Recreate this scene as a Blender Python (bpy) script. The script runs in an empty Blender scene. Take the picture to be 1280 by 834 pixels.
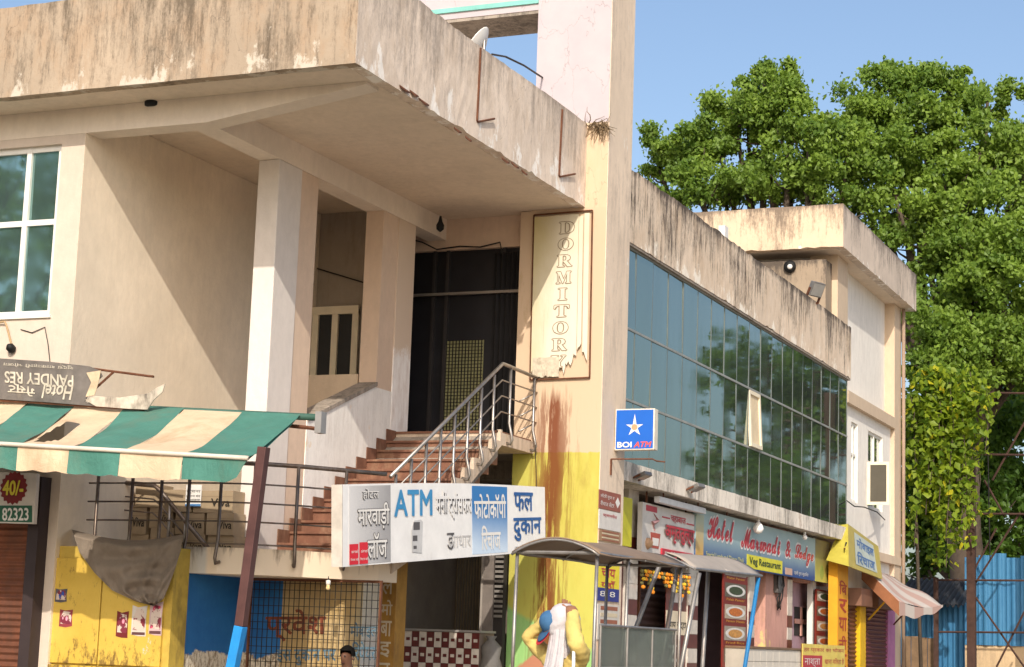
import bpy, bmesh, math, random
import numpy as np
from mathutils import Vector, Matrix, noise
random.seed(7); RNG = np.random.default_rng(7)
S = bpy.context.scene
COL = S.collection
# ------------------------------------------------------------------ camera
FPX = 2360.9
YAW, PIT, ROL = -0.404985, 0.162287, 0.0345499
cy, sy, cp, sp = math.cos(YAW), math.sin(YAW), math.cos(PIT), math.sin(PIT)
F = Vector((sy*cp, cy*cp, sp)); Rt = Vector((cy, -sy, 0)); U0 = Rt.cross(F)
RX = Rt*math.cos(ROL) + U0*math.sin(ROL); UP = -Rt*math.sin(ROL) + U0*math.cos(ROL)
CAM = Vector((0, 0, 1.55))
cam = bpy.data.cameras.new('camera'); camo = bpy.data.objects.new('camera', cam); COL.objects.link(camo)
cam.sensor_width = 36; cam.lens = FPX/1280*36; cam.clip_end = 2000; cam.clip_start = .1
camo.matrix_world = Matrix(((RX.x, UP.x, -F.x, CAM.x), (RX.y, UP.y, -F.y, CAM.y), (RX.z, UP.z, -F.z, CAM.z), (0, 0, 0, 1)))
S.camera = camo
# ------------------------------------------------------------------ sky and sun
SUN = Vector((.51, -1.412, 1)).normalized()
el = math.asin(SUN.z); az = math.atan2(SUN.x, SUN.y)
W = bpy.data.worlds.new('World'); S.world = W; W.use_nodes = True
nt = W.node_tree; bg = nt.nodes['Background']
sky = nt.nodes.new('ShaderNodeTexSky'); sky.sky_type = 'NISHITA'; sky.sun_disc = False
sky.sun_elevation = el; sky.sun_rotation = az; sky.air_density = 1.0; sky.dust_density = 3.2; sky.ozone_density = 1.6
nt.links.new(sky.outputs[0], bg.inputs[0]); bg.inputs[1].default_value = .138
sl = bpy.data.lights.new('sun', 'SUN'); sl.energy = 2.75; sl.angle = math.radians(.5); sl.color = (1, .92, .81)
so = bpy.data.objects.new('sun', sl); COL.objects.link(so); so.location = (20, -40, 40)
so.rotation_euler = (-SUN).to_track_quat('-Z', 'Y').to_euler()
vs = S.view_settings; vs.view_transform = 'Standard'; vs.look = 'None'; vs.exposure = 0.46; vs.gamma = 1
# ------------------------------------------------------------------ pixel helper: a pixel gives a direction, the plane it lies on the distance
def at(px, py, ax, v):
    d = RX*((px-640)/FPX) + UP*(-(py-417)/FPX) + F
    return CAM + d*((v-CAM[ax])/d[ax])
def ax_(px, py, y): return at(px, py, 1, y)
# ------------------------------------------------------------------ materials
class NB:
    def __init__(s, name):
        s.m = bpy.data.materials.new(name); s.m.use_nodes = True; s.t = s.m.node_tree
        s.b = s.t.nodes['Principled BSDF']; s.out = s.t.nodes['Material Output']
    def n(s, typ, **k):
        o = s.t.nodes.new(typ)
        for a, v in k.items(): setattr(o, a, v)
        return o
    def L(s, a, b): s.t.links.new(a, b)
    def pos(s, sc=(1, 1, 1), loc=(0, 0, 0)):
        g = s.n('ShaderNodeNewGeometry'); m = s.n('ShaderNodeMapping')
        m.inputs['Scale'].default_value = sc; m.inputs['Location'].default_value = loc
        s.L(g.outputs['Position'], m.inputs['Vector']); return m.outputs[0]
    def noise(s, scale, vec=None, det=5, rough=.6, dist=0):
        o = s.n('ShaderNodeTexNoise'); o.inputs['Scale'].default_value = scale; o.inputs['Detail'].default_value = det
        o.inputs['Roughness'].default_value = rough; o.inputs['Distortion'].default_value = dist
        if vec is not None: s.L(vec, o.inputs['Vector'])
        return o.outputs['Fac']
    def ramp(s, fac, a, b, va=0, vb=1):
        o = s.n('ShaderNodeMapRange'); o.clamp = True
        o.inputs['From Min'].default_value = a; o.inputs['From Max'].default_value = b
        o.inputs['To Min'].default_value = va; o.inputs['To Max'].default_value = vb
        s.L(fac, o.inputs['Value']); return o.outputs[0]
    def math(s, op, a, b):
        o = s.n('ShaderNodeMath', operation=op)
        for i, x in enumerate((a, b)):
            if isinstance(x, (int, float)): o.inputs[i].default_value = x
            else: s.L(x, o.inputs[i])
        return o.outputs[0]
    def mix(s, fac, a, b, typ='MIX'):
        o = s.n('ShaderNodeMix', data_type='RGBA', blend_type=typ)
        if isinstance(fac, (int, float)): o.inputs[0].default_value = fac
        else: s.L(fac, o.inputs[0])
        for i, x in ((6, a), (7, b)):
            if isinstance(x, tuple): o.inputs[i].default_value = (*x[:3], 1)
            else: s.L(x, o.inputs[i])
        return o.outputs[2]
    def xyz(s):
        g = s.n('ShaderNodeNewGeometry'); x = s.n('ShaderNodeSeparateXYZ'); s.L(g.outputs['Position'], x.inputs[0]); return x.outputs
    def bump(s, h, strength=.3, dist=.02):
        o = s.n('ShaderNodeBump'); o.inputs['Strength'].default_value = strength; o.inputs['Distance'].default_value = dist
        s.L(h, o.inputs['Height']); s.L(o.outputs[0], s.b.inputs['Normal'])
    def fin(s, col, rough=.85, metal=0, spec=.3):
        if isinstance(col, tuple): s.b.inputs['Base Color'].default_value = (*col[:3], 1)
        else: s.L(col, s.b.inputs['Base Color'])
        if isinstance(rough, (int, float)): s.b.inputs['Roughness'].default_value = rough
        else: s.L(rough, s.b.inputs['Roughness'])
        s.b.inputs['Metallic'].default_value = metal; s.b.inputs['Specular IOR Level'].default_value = spec
        return s.m
def lin(r, g, b):
    f = lambda c: (c/255/12.92 if c/255 <= .04045 else ((c/255+.055)/1.055)**2.4)
    return (f(r), f(g), f(b))
def sc(c, k): return tuple(x*k for x in c)
MATS = {}
def mat(name, col, rough=.75, metal=0, var=.18, scale=3, spec=.3, bump=0, dirt=None, dirt_amt=.45):
    if name in MATS: return MATS[name]
    b = NB(name); n = b.noise(scale, b.pos(), 6, .65)
    c = b.mix(b.ramp(n, .3, .7), sc(col, 1-var), sc(col, 1+var*.6))
    if dirt:
        d = b.noise(scale*.7, b.pos((1, 1, .35), (5, 3, 1)), 8, .7)
        c = b.mix(b.ramp(d, 1-dirt_amt-.1, 1-dirt_amt+.12), c, dirt)
    if bump: b.bump(b.noise(scale*8, b.pos(), 6), bump)
    MATS[name] = b.fin(c, rough, metal, spec); return MATS[name]
def plaster(name, base, mould=(.05, .045, .04), streak=.5, peel=None, peel_amt=.4, top=None, low=None, rough=.9, patch=.22, cracks=False, blotch=None):
    """painted render: patchy tone, vertical rain streaks (denser under z=top), flaked patches (denser near z=low)"""
    b = NB(name); x = b.xyz()
    n1 = b.noise(.55, b.pos(), 6, .6); n2 = b.noise(7, b.pos((1, 1, .6)), 6, .7)
    c = b.mix(b.ramp(n1, .32, .68), sc(base, 1-patch), sc(base, 1.05))
    c = b.mix(b.ramp(n2, .35, .75, 0, .3), c, sc(base, .62))
    if blotch:
        c = b.mix(b.ramp(b.noise(38, b.pos((1, 1, .7)), 4, .8), .60, .72, 0, .45), c, mould)
        bl = b.math('ADD', b.noise(2.3, b.pos((1, 1, .55), (1, 6, 2)), 9, .72), b.math('MULTIPLY', b.math('SUBTRACT', b.noise(16, b.pos((1, 1, .35)), 6, .75), .5), .35))
        c = b.mix(b.ramp(bl, .46, .62, 0, .75), c, blotch)
    st = b.noise(10, b.pos((1, 1, .13)), 9, .74)
    st = b.math('ADD', st, b.math('MULTIPLY', b.math('SUBTRACT', b.noise(34, b.pos((1, 1, .45), (2, 5, 1)), 5, .8), .5), .42))
    if top is not None:
        z, rng = top
        st = b.math('ADD', st, b.math('ADD', b.ramp(x[2], z-rng, z, -.07, .09), b.ramp(x[2], z-.14, z+.01, 0, .14)))
    big = b.noise(.9, b.pos((1, 1, .6), (9, 4, 2)), 5, .65)
    st = b.math('ADD', st, b.math('MULTIPLY', b.math('SUBTRACT', big, .5), .75))
    c = b.mix(b.ramp(st, .47, .70, 0, streak), c, mould)
    if peel:
        pn = b.noise(2.6, b.pos((1, 1, .55), (3, 8, 4)), 9, .72)
        if low is not None:
            z, rng = low
            pn = b.math('ADD', pn, b.ramp(x[2], z, z+rng, .10, -.10))
        pm = b.ramp(pn, .70-peel_amt*.25, .72-peel_amt*.25+.03)
        c = b.mix(pm, c, peel)
    if cracks:
        v = b.n('ShaderNodeTexVoronoi', feature='DISTANCE_TO_EDGE'); v.inputs['Scale'].default_value = .55
        w = b.n('ShaderNodeMapping'); g = b.pos((1, 1, .6))
        mm = b.n('ShaderNodeVectorMath', operation='ADD'); nz = b.n('ShaderNodeTexNoise'); nz.inputs['Scale'].default_value = 2.5; nz.inputs['Detail'].default_value = 6
        b.L(g, nz.inputs['Vector']); b.L(g, mm.inputs[0]); b.L(nz.outputs['Color'], mm.inputs[1]); b.L(mm.outputs[0], v.inputs['Vector'])
        cr = b.ramp(v.outputs['Distance'], .0, .005, .4, 0)
        cr = b.math('MULTIPLY', cr, b.ramp(b.noise(.7, b.pos()), .48, .56))
        c = b.mix(cr, c, (.06, .05, .04))
    b.bump(b.math('ADD', b.noise(14, b.pos(), 8, .7), b.math('MULTIPLY', n1, 3)), .35, .015)
    return b.fin(c, rough, 0, .2)
# ------------------------------------------------------------------ mesh builder
class MB:
    def __init__(s): s.v = []; s.f = []
    def add(s, vs, fs):
        o = len(s.v); s.v += [Vector(v) for v in vs]; s.f += [tuple(i+o for i in f) for f in fs]; return s
    def box(s, x0, x1, y0, y1, z0, z1):
        x0, x1 = min(x0, x1), max(x0, x1); y0, y1 = min(y0, y1), max(y0, y1); z0, z1 = min(z0, z1), max(z0, z1)
        return s.add([(x0, y0, z0), (x1, y0, z0), (x1, y1, z0), (x0, y1, z0), (x0, y0, z1), (x1, y0, z1), (x1, y1, z1), (x0, y1, z1)],
                     [(0, 3, 2, 1), (4, 5, 6, 7), (0, 1, 5, 4), (1, 2, 6, 5), (2, 3, 7, 6), (3, 0, 4, 7)])
    def hexa(s, p):   # 8 points: bottom loop then top loop
        return s.add(p, [(0, 3, 2, 1), (4, 5, 6, 7), (0, 1, 5, 4), (1, 2, 6, 5), (2, 3, 7, 6), (3, 0, 4, 7)])
    def prism(s, poly, ext):
        n = len(poly); ext = Vector(ext); a = [Vector(p) for p in poly]; nrm = Vector()
        for i in range(n): nrm += a[i].cross(a[(i+1) % n])
        if nrm.dot(ext) > 0: a.reverse()
        b = [p+ext for p in a]
        return s.add(a+b, [tuple(range(n)), tuple(range(2*n-1, n-1, -1))] + [(i, n+i, n+(i+1) % n, (i+1) % n) for i in range(n)])
    def slab(s, O, Uv, Vv, t):   # flat panel O,U,V with thickness t behind it (front normal = U x V)
        O, Uv, Vv = Vector(O), Vector(Uv), Vector(Vv); n = Uv.cross(Vv).normalized()*t
        return s.prism([O, O+Uv, O+Uv+Vv, O+Vv], -n)
    def tube(s, path, r, n=8, cap=True):
        P = [Vector(p) for p in path]; k = len(P); rr = r if isinstance(r, (list, tuple)) else [r]*k
        vs = []; ref = None
        for i in range(k):
            t = (P[min(i+1, k-1)]-P[max(i-1, 0)]).normalized()
            if ref is None: ref = Vector((0, 0, 1)) if abs(t.z) < .9 else Vector((1, 0, 0))
            a = t.cross(ref).normalized(); c = a.cross(t); ref = c
            for j in range(n):
                w = 2*math.pi*j/n; vs.append(P[i]+(a*math.cos(w)+c*math.sin(w))*rr[i])
        fs = [(i*n+j, i*n+(j+1) % n, (i+1)*n+(j+1) % n, (i+1)*n+j) for i in range(k-1) for j in range(n)]
        if cap: fs += [tuple(range(n-1, -1, -1)), tuple(range((k-1)*n, k*n))]
        return s.add(vs, fs)
    def lathe(s, c, prof, n=14, axis=(0, 0, 1)):
        q = Vector((0, 0, 1)).rotation_difference(Vector(axis)); c = Vector(c); vs = []; k = len(prof)
        for r, z in prof:
            for j in range(n):
                w = 2*math.pi*j/n; vs.append(c+q @ Vector((r*math.cos(w), r*math.sin(w), z)))
        fs = [(i*n+j, i*n+(j+1) % n, (i+1)*n+(j+1) % n, (i+1)*n+j) for i in range(k-1) for j in range(n)]
        fs += [tuple(range(n-1, -1, -1)), tuple(range((k-1)*n, k*n))]
        return s.add(vs, fs)
    def grid(s, fn, nu, nv, thick=None):
        vs = [Vector(fn(i/nu, j/nv)) for j in range(nv+1) for i in range(nu+1)]
        fs = [(j*(nu+1)+i, j*(nu+1)+i+1, (j+1)*(nu+1)+i+1, (j+1)*(nu+1)+i) for j in range(nv) for i in range(nu)]
        if thick is None: return s.add(vs, fs)
        t = Vector(thick); m = len(vs); vs2 = [v+t for v in vs]
        fs2 = [tuple(reversed([q+m for q in f])) for f in fs]
        ring = [i for i in range(nu+1)] + [j*(nu+1)+nu for j in range(1, nv+1)] + [nv*(nu+1)+i for i in range(nu-1, -1, -1)] + [j*(nu+1) for j in range(nv-1, 0, -1)]
        side = [(ring[(i+1) % len(ring)], ring[i], ring[i]+m, ring[(i+1) % len(ring)]+m) for i in range(len(ring))]
        return s.add(vs+vs2, fs+fs2+side)
def rough_slab(O, Uv, Vv, t, nu, nv, jit=.015, seed=0):
    """a wall slab whose free edges are slightly eroded"""
    O, Uv, Vv = Vector(O), Vector(Uv), Vector(Vv); r = random.Random(seed); n = Uv.cross(Vv).normalized()
    vn = Vv.normalized(); ju = [r.gauss(0, jit*.45)+jit*.8*(math.sin(i*.11+seed)+math.sin(i*.043+seed*2))-(jit*1.2 if r.random() < .05 else 0) for i in range(nu+1)]; jl = [r.gauss(0, jit*.4)+(jit*2.2 if r.random() < .06 else 0) for i in range(nu+1)]
    dn = {}
    def fn(u, v):
        i, j = round(u*nu), round(v*nv)
        p = O+Uv*u+Vv*v
        if j == nv: p = p+vn*min(.01, ju[i])
        if j == 0 and 0 < i < nu: p = p+vn*abs(jl[i])
        if 0 < j < nv and 0 < i < nu: p = p+n*r.gauss(0, jit*.12)
        return p
    return MB().grid(fn, nu, nv, -n*t)
def link(o, parent=None):
    COL.objects.link(o)
    if parent: o.parent = parent
    return o
def mk(name, mb, m, parent=None, org=(0, 0, 0), smooth=False, bevel=0):
    me = bpy.data.meshes.new(name); o_ = Vector(org)
    me.from_pydata([tuple(v-o_) for v in mb.v], [], mb.f); me.materials.append(m); me.update()
    if smooth: me.shade_smooth()
    o = bpy.data.objects.new(name, me); link(o, parent)
    if bevel:
        md = o.modifiers.new('bevel', 'BEVEL'); md.width = bevel; md.segments = 2; md.limit_method = 'ANGLE'; md.angle_limit = .7
    return o
def tag(o, label, cat, group=None):
    o['label'] = label; o['category'] = cat
    if group: o['group'] = group
    return o
class T:
    """a thing: an Empty at its base that parents its parts"""
    def __init__(s, name, label, cat, loc, group=None):
        s.L = Vector(loc); s.o = bpy.data.objects.new(name, None); s.o.location = s.L; COL.objects.link(s.o); s.o.empty_display_size = .2
        tag(s.o, label, cat, group)
    def part(s, name, mb, m, parent=None, **k):
        return mk(name, mb, m, parent or s.o, s.L, **k)
    def piece(s, name, me, loc, parent=None, rot=None, scale=None):   # shared mesh data
        o = bpy.data.objects.new(name, me); link(o, parent or s.o); o.location = Vector(loc)-s.L
        if rot: o.rotation_euler = rot
        if scale: o.scale = scale
        return o
def mesh_of(name, mb, m, smooth=False):
    me = bpy.data.meshes.new(name); me.from_pydata([tuple(v) for v in mb.v], [], mb.f); me.materials.append(m); me.update()
    if smooth: me.shade_smooth()
    return me
def solo(name, mb, m, label, cat, group=None, smooth=False, bevel=0):
    lo = Vector([min(v[i] for v in mb.v) for i in range(3)]); hi = Vector([max(v[i] for v in mb.v) for i in range(3)])
    c = Vector(((lo.x+hi.x)/2, (lo.y+hi.y)/2, lo.z)); o = mk(name, mb, m, None, c, smooth, bevel); o.location = c
    return tag(o, label, cat, group)
def fancy(s, up, low=None):
    """serif or script letterforms of the same letters"""
    return ''.join(chr(up+ord(c)-65) if 'A' <= c <= 'Z' else (chr(low+ord(c)-97) if low and 'a' <= c <= 'z' else c) for c in s)
def lettering(th, txt, O, Uv, Vv, m, parent=None, lift=.004, bold=0., name='lettering', fit='stretch', shear=0, align=.0, spacing=1, pad=0):
    """text mesh fitted to the parallelogram O,U,V, standing `lift` proud of it"""
    cu = bpy.data.curves.new('t', 'FONT'); cu.body = txt; cu.size = 1; cu.shear = shear; cu.resolution_u = 3; cu.align_x = 'CENTER'; cu.space_character = spacing
    ob = bpy.data.objects.new('t', cu); COL.objects.link(ob); bpy.context.view_layer.update()
    dg = bpy.context.evaluated_depsgraph_get(); me = bpy.data.meshes.new_from_object(ob.evaluated_get(dg))
    bpy.data.objects.remove(ob); bpy.data.curves.remove(cu)
    n = len(me.vertices)
    if n == 0: return None
    co = np.zeros(n*3); me.vertices.foreach_get('co', co); co = co.reshape(-1, 3); faces = [tuple(p.vertices) for p in me.polygons]; bpy.data.meshes.remove(me)
    offs = [(0, 0)]+([(bold*math.cos(a), bold*math.sin(a)) for a in [k*math.pi/4 for k in range(8)]] if bold > .003 else [])
    alls = np.concatenate([co+np.array([dx, dy, 0]) for dx, dy in offs]); stp = np.repeat(np.arange(len(offs))*.00012, n); faces = [tuple(q+k*n for q in f) for k in range(len(offs)) for f in faces]
    lo, hi = alls.min(0), alls.max(0); d = np.maximum(hi-lo, 1e-6); uv = (alls-lo)/d
    O, Uv, Vv = Vector(O), Vector(Uv), Vector(Vv)
    if pad:
        O = O-Uv.normalized()*pad-Vv.normalized()*pad; Uv = Uv+Uv.normalized()*2*pad; Vv = Vv+Vv.normalized()*2*pad
    nn = np.array(Uv.cross(Vv).normalized()); L = th.L
    out = np.array(O)[None]+uv[:, :1]*np.array(Uv)[None]+uv[:, 1:2]*np.array(Vv)[None]+(lift+stp)[:, None]*nn[None]-np.array(L)[None]
    me = bpy.data.meshes.new(name); me.from_pydata(out.tolist(), [], faces); me.materials.append(m); me.update()
    o = bpy.data.objects.new(name, me); link(o, parent or th.o); return o
# ------------------------------------------------------------------ paint and surface materials
CREAM = (.64, .50, .36); BEIGE = (.62, .47, .335); LILAC = (.66, .59, .56); WHITE = (.78, .73, .67)
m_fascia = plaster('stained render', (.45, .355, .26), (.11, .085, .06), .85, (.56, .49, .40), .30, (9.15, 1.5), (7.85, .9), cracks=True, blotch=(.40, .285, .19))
m_fascia2 = plaster('stained render side lightened', (.84, .70, .57), (.15, .12, .10), .55, (.88, .82, .74), .38, (9.15, 1.1), (7.85, .9), cracks=True, blotch=(.60, .48, .37))  # side copy of the front render, base lightened in place of sunlight
m_parapet = plaster('stained parapet render', (.84, .68, .52), (.07, .055, .045), .95, (.88, .80, .68), .38, (8.75, 1.1), (7.6, .6), blotch=(.62, .47, .33))
m_rear_par = plaster('rear parapet render', (.74, .57, .40), (.08, .06, .05), .75, (.84, .79, .72), .25, (11.2, .8), (10.2, .3))
m_cream = plaster('cream wall paint', CREAM, (.45, .35, .26), .15, None, patch=.07)
m_cream2 = plaster('pinkish cream wall paint', (.64, .535, .44), (.45, .36, .28), .12, None, patch=.06)
m_grey = plaster('grey side wall paint', (.92, .79, .62), (.58, .47, .36), .16, None, patch=.16)
m_lilac = plaster('lilac white column paint', (.74, .67, .61), (.5, .44, .39), .10, None, patch=.05)
m_soffit = plaster('soffit paint', (.80, .67, .53), (.5, .4, .3), .25, None, patch=.12)
m_beam = plaster('beam paint', (.82, .71, .59), (.55, .45, .36), .10, None, patch=.08)
m_beige = plaster('beige infill paint', (.70, .53, .40), (.45, .34, .26), .12, None, patch=.1)
m_wash = plaster('whitewashed wall', (.92, .88, .82), (.5, .44, .38), .35, (.80, .66, .50), .3, None, None, patch=.12)
m_pink = plaster('pale pink tower paint', (.80, .72, .72), (.3, .25, .24), .3, (.72, .55, .38), .12, None, None, patch=.06, cracks=True)
m_towcream = plaster('tower cream paint', (.83, .62, .40), (.4, .3, .2), .35, (.74, .60, .45), .2, patch=.08)
m_towside = plaster('tower side render', (.80, .65, .50), (.3, .24, .2), .45, (.80, .74, .66), .3, patch=.12)
m_ledge = plaster('dirty white ledge paint', (.86, .78, .67), (.12, .10, .08), .75, (.55, .45, .36), .35, patch=.16)
m_white = plaster('white panel paint', (.88, .83, .75), (.5, .45, .4), .25, None, patch=.05)
m_conc = plaster('bare concrete', (.40, .34, .28), (.08, .07, .06), .7, (.6, .52, .44), .3)
m_dark = mat('dark interior', (.035, .03, .028), .9)
m_interior = plaster('interior wall paint', (.42, .35, .28), (.2, .16, .12), .4)
m_steel = mat('stainless tube', (.36, .33, .30), .38, .85, .3, 6, dirt=(.20, .14, .10), dirt_amt=.3)
m_steeldark = mat('tarnished rail steel', (.20, .165, .14), .4, .75, .35, 8, dirt=(.12, .07, .045))
m_rust = mat('rusted iron', (.16, .065, .035), .85, .2, .4, 9, bump=.3)
m_brown = mat('brown painted iron', (.10, .045, .04), .5, .1, .25, 5)
m_black = mat('black rubber', (.012, .012, .012), .6)
m_wire = mat('wire', (.02, .018, .016), .6)
m_step = mat('brown step tile', (.20, .09, .055), .6, 0, .28, 7, dirt=(.30, .18, .11), dirt_amt=.4)
m_stepd = mat('step nosing', (.11, .045, .028), .5, 0, .3, 7)
m_whitep = mat('white paint', (.76, .73, .68), .5, 0, .08)
m_alu = mat('white window frame', (.78, .75, .69), .45, 0, .08, 5)
m_creamframe = mat('cream window frame', (.80, .70, .52), .5, 0, .08, 5)

def tower_paint():
    b = NB('lime and green tower paint'); x = b.xyz()
    n = b.noise(1.1, b.pos((1, 1, .6)), 7, .65); nf = b.noise(9, b.pos((1, 1, .25)), 7, .7)
    yel = b.mix(b.ramp(nf, .35, .7), (.46, .40, .075), (.56, .49, .11))
    yel = b.mix(b.ramp(n, .42, .62), yel, (.49, .47, .10))
    grn = b.mix(b.ramp(nf, .3, .7), (.24, .46, .15), (.32, .55, .20))
    zz = b.math('ADD', x[2], b.math('MULTIPLY', b.math('SUBTRACT', n, .5), .5))
    zz = b.math('ADD', zz, b.math('MULTIPLY', x[0], .45))
    c = b.mix(b.ramp(zz, -2.75, -2.68), grn, yel)
    up = b.math('ADD', x[2], b.math('MULTIPLY', b.math('SUBTRACT', nf, .5), .06))
    c = b.mix(b.ramp(up, 4.26, 4.275), c, (.60, .45, .31))
    # brown spit stains running down the middle of the wall
    xx = b.math('ADD', x[0], b.math('MULTIPLY', b.math('SUBTRACT', b.noise(1.2, b.pos((1, 1, .5))), .5), .35))
    cen = b.math('ABSOLUTE', b.math('ADD', xx, 10.08), 0)
    w = b.ramp(cen, .05, .44, 1, 0)
    st = b.noise(11, b.pos((1, 1, .055)), 8, .75)
    up2 = b.ramp(b.math('ADD', x[2], b.math('MULTIPLY', b.noise(7, b.pos((1, 1, .04), (2, 0, 0)), 5, .7), 1.6)), 5.75, 6.0, 1, 0)
    s = b.math('MULTIPLY', b.math('MULTIPLY', b.ramp(b.math('ADD', st, b.math('MULTIPLY', w, .20)), .585, .665), w), up2)
    c = b.mix(b.math('MULTIPLY', s, .94), c, (.17, .042, .013))
    # bare red patch low down
    px = b.math('ADD', b.ramp(x[2], 1.1, 1.62, .4, -.4), b.math('SUBTRACT', .35, b.math('MULTIPLY', b.math('ABSOLUTE', b.math('ADD', x[0], 10.15), 0), 1.1)))
    c = b.mix(b.ramp(b.math('ADD', px, b.math('MULTIPLY', b.math('SUBTRACT', n, .5), .6)), .18, .24), c, (.45, .20, .12))
    sm = b.noise(3.3, b.pos((1, 1, .3), (7, 1, 3)), 8, .7)
    c = b.mix(b.ramp(sm, .60, .75, 0, .45), c, (.30, .19, .05))
    b.bump(nf, .3, .01)
    return b.fin(c, .8, 0, .25)
m_tower = tower_paint()
def coated_glass(name, tint, rough=.02, wob=.02):
    b = NB(name); n = b.noise(.9, b.pos(), 2, .5)
    b.bump(n, wob, .05)
    d = b.noise(2.2, b.pos((1, 1, .2)), 7, .7)
    c = b.mix(b.ramp(d, .42, .72, 0, .35), tint, sc(tint, .72))
    b.fin(c, b.ramp(d, .4, .8, rough, rough+.10), .86, .5); return b.m
m_glass = coated_glass('teal reflective glass', (.225, .28, .245))
m_glass2 = coated_glass('window glass', (.27, .42, .41), .02, .01)

# ------------------------------------------------------------------ key planes of the place (metres)
X0, Y0, ZS = -9.674, 17.88, 7.85        # canopy corner and soffit height
YW, XL = 18.55, -13.72                  # window wall and its return wall
XP, YP = -12.0, 20.31                   # stair side wall and first column
Y1, XT, XTL, Y2 = 25.10, -9.34, -10.68, 26.11   # tower
YE = 25.34                              # entrance wall
ZP, ZF = 2.53, 4.45                     # platform and upper floor
XS = -10.36                             # open edge of the stair
ZBM = 7.53                              # beam underside
XG = -9.50                              # glazing
# ------------------------------------------------------------------ ground
def ground():
    b = NB('dusty earth'); n = b.noise(.6, b.pos(), 8, .7)
    m = b.fin(b.mix(b.ramp(n, .3, .7), (.20, .155, .11), (.30, .24, .18)), .95); b.bump(b.noise(6, b.pos(), 8), .4)
    g = mk('ground', MB().grid(lambda u, v: (-400+800*u, -300+900*v, 0), 8, 8), m); g['kind'] = 'structure'
    b = NB('asphalt'); n = b.noise(2, b.pos(), 9, .75)
    m = b.fin(b.mix(b.ramp(n, .3, .7), (.045, .043, .04), (.075, .07, .065)), .9); b.bump(b.noise(60, b.pos(), 4), .4, .01)
    r = mk('road', MB().grid(lambda u, v: (-120+240*u, -14+22*v, .006), 12, 4), m); r['kind'] = 'structure'
    p = mk('pavement', MB().box(-40, 30, 9.2, 62, -.2, .12), mat('paving', (.30, .26, .21), .9, 0, .3, 2, bump=.2)); p['kind'] = 'structure'
ground()
# ================================================================== corner building
CB = T('corner_building', 'stained cream two storey corner building with deep overhanging canopy and square tower', 'building', (-12, 22, .12))
# canopy: eroded front and side parapet bands, roof slab
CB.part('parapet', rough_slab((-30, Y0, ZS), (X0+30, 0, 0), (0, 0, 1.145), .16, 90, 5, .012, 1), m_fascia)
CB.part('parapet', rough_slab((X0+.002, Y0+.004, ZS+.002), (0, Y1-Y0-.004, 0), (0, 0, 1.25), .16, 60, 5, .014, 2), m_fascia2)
CB.part('roof_slab', MB().box(-30, X0-.15, Y0+.15, 30, ZS+.004, ZS+.16), m_soffit)
CB.part('parapet', MB().box(-30, X0-.16, 29.8, 30, ZS+.16, ZS+1.2), m_fascia)
# window wall
wx0, wx1, wz0, wz1 = -16.3, -14.06, 5.28, 7.42
CB.part('wall', MB().box(wx1, XL, YW, YW+.24, 0, ZBM-.001).box(-30, wx0, YW, YW+.24, 0, ZBM-.001).box(wx0, wx1, YW, YW+.24, 0, wz0).box(wx0, wx1, YW, YW+.24, wz1, ZBM-.001), m_cream2)
CB.part('side_wall', MB().box(XL-.22, XL+.003, YW+.002, 24.5, 0, ZS), m_grey)
CB.part('beam', MB().box(-30, XP-.31, YW-.004, YW+.30, ZBM, ZS+.003), m_beam)
CB.part('cantilever_beam', MB().hexa([(XP-.31, YW-.004, ZBM), (XP, YW-.004, ZBM), (XP, YW+.30, ZBM), (XP-.31, YW+.30, ZBM), (XP-.31, YW-.004, ZS+.003), (XP, YW-.004, ZS+.003), (XP, YW+.30, ZS+.003), (XP-.31, YW+.30, ZS+.003)])
        .prism([(XP, YW-.004, ZBM), (XP, YW-.004, ZS+.003), (X0-.2, YW-.004, ZS+.003), (X0-.2, YW-.004, ZS-.03)], (0, .304, 0)), m_beam)
CB.part('beam', MB().box(XP-.31, XP, YW+.301, YE, ZBM+.001, ZS+.003), m_beam)
CB.part('column', MB().box(XP-.31, XP, YP, YP+.59, 0, ZBM), m_lilac, bevel=.012)
CB.part('infill_wall', MB().box(XP-.29, XP-.014, YP+.59, 21.36, 0, ZBM), m_beige)
CB.part('infill_wall', MB().box(XP-.29, XP-.014, 23.28, 23.75, 4.5, ZBM), m_beige)
def p3():
    b = NB('half whitewashed column'); x = b.xyz(); n = b.noise(2.2, b.pos(), 7, .7); nf = b.noise(9, b.pos((1, 1, .3)), 7, .7)
    z = b.math('ADD', x[2], b.math('MULTIPLY', b.math('SUBTRACT', n, .5), 1.1))
    w = b.mix(b.ramp(nf, .4, .7), (.90, .86, .82), (.70, .62, .56))
    c = b.mix(b.ramp(z, 5.55, 5.7), w, (.66, .52, .40))
    b.bump(n, .4, .02); return b.fin(c, .9, 0, .2)
m_p3 = p3()
CB.part('column', MB().box(XP-.31, XP+.002, 23.75, 24.3, 0, ZBM), m_p3, bevel=.01)
CB.part('stair_side_wall', MB().prism([(XP-.004, 21.36, 0), (XP-.004, 23.75, 0), (XP-.004, 23.75, 5.0), (XP-.004, 23.2, 5.0), (XP-.004, 21.6, 4.37), (XP-.004, 21.36, 4.32)], (-.25, 0, 0)), m_wash)
CB.part('coping', MB().prism([(XP+.015, 23.27, 5.02), (XP+.015, 23.27, 5.075), (XP+.015, 21.37, 4.35), (XP+.015, 21.37, 4.295)], (-.30, 0, 0)), m_conc)
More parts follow.
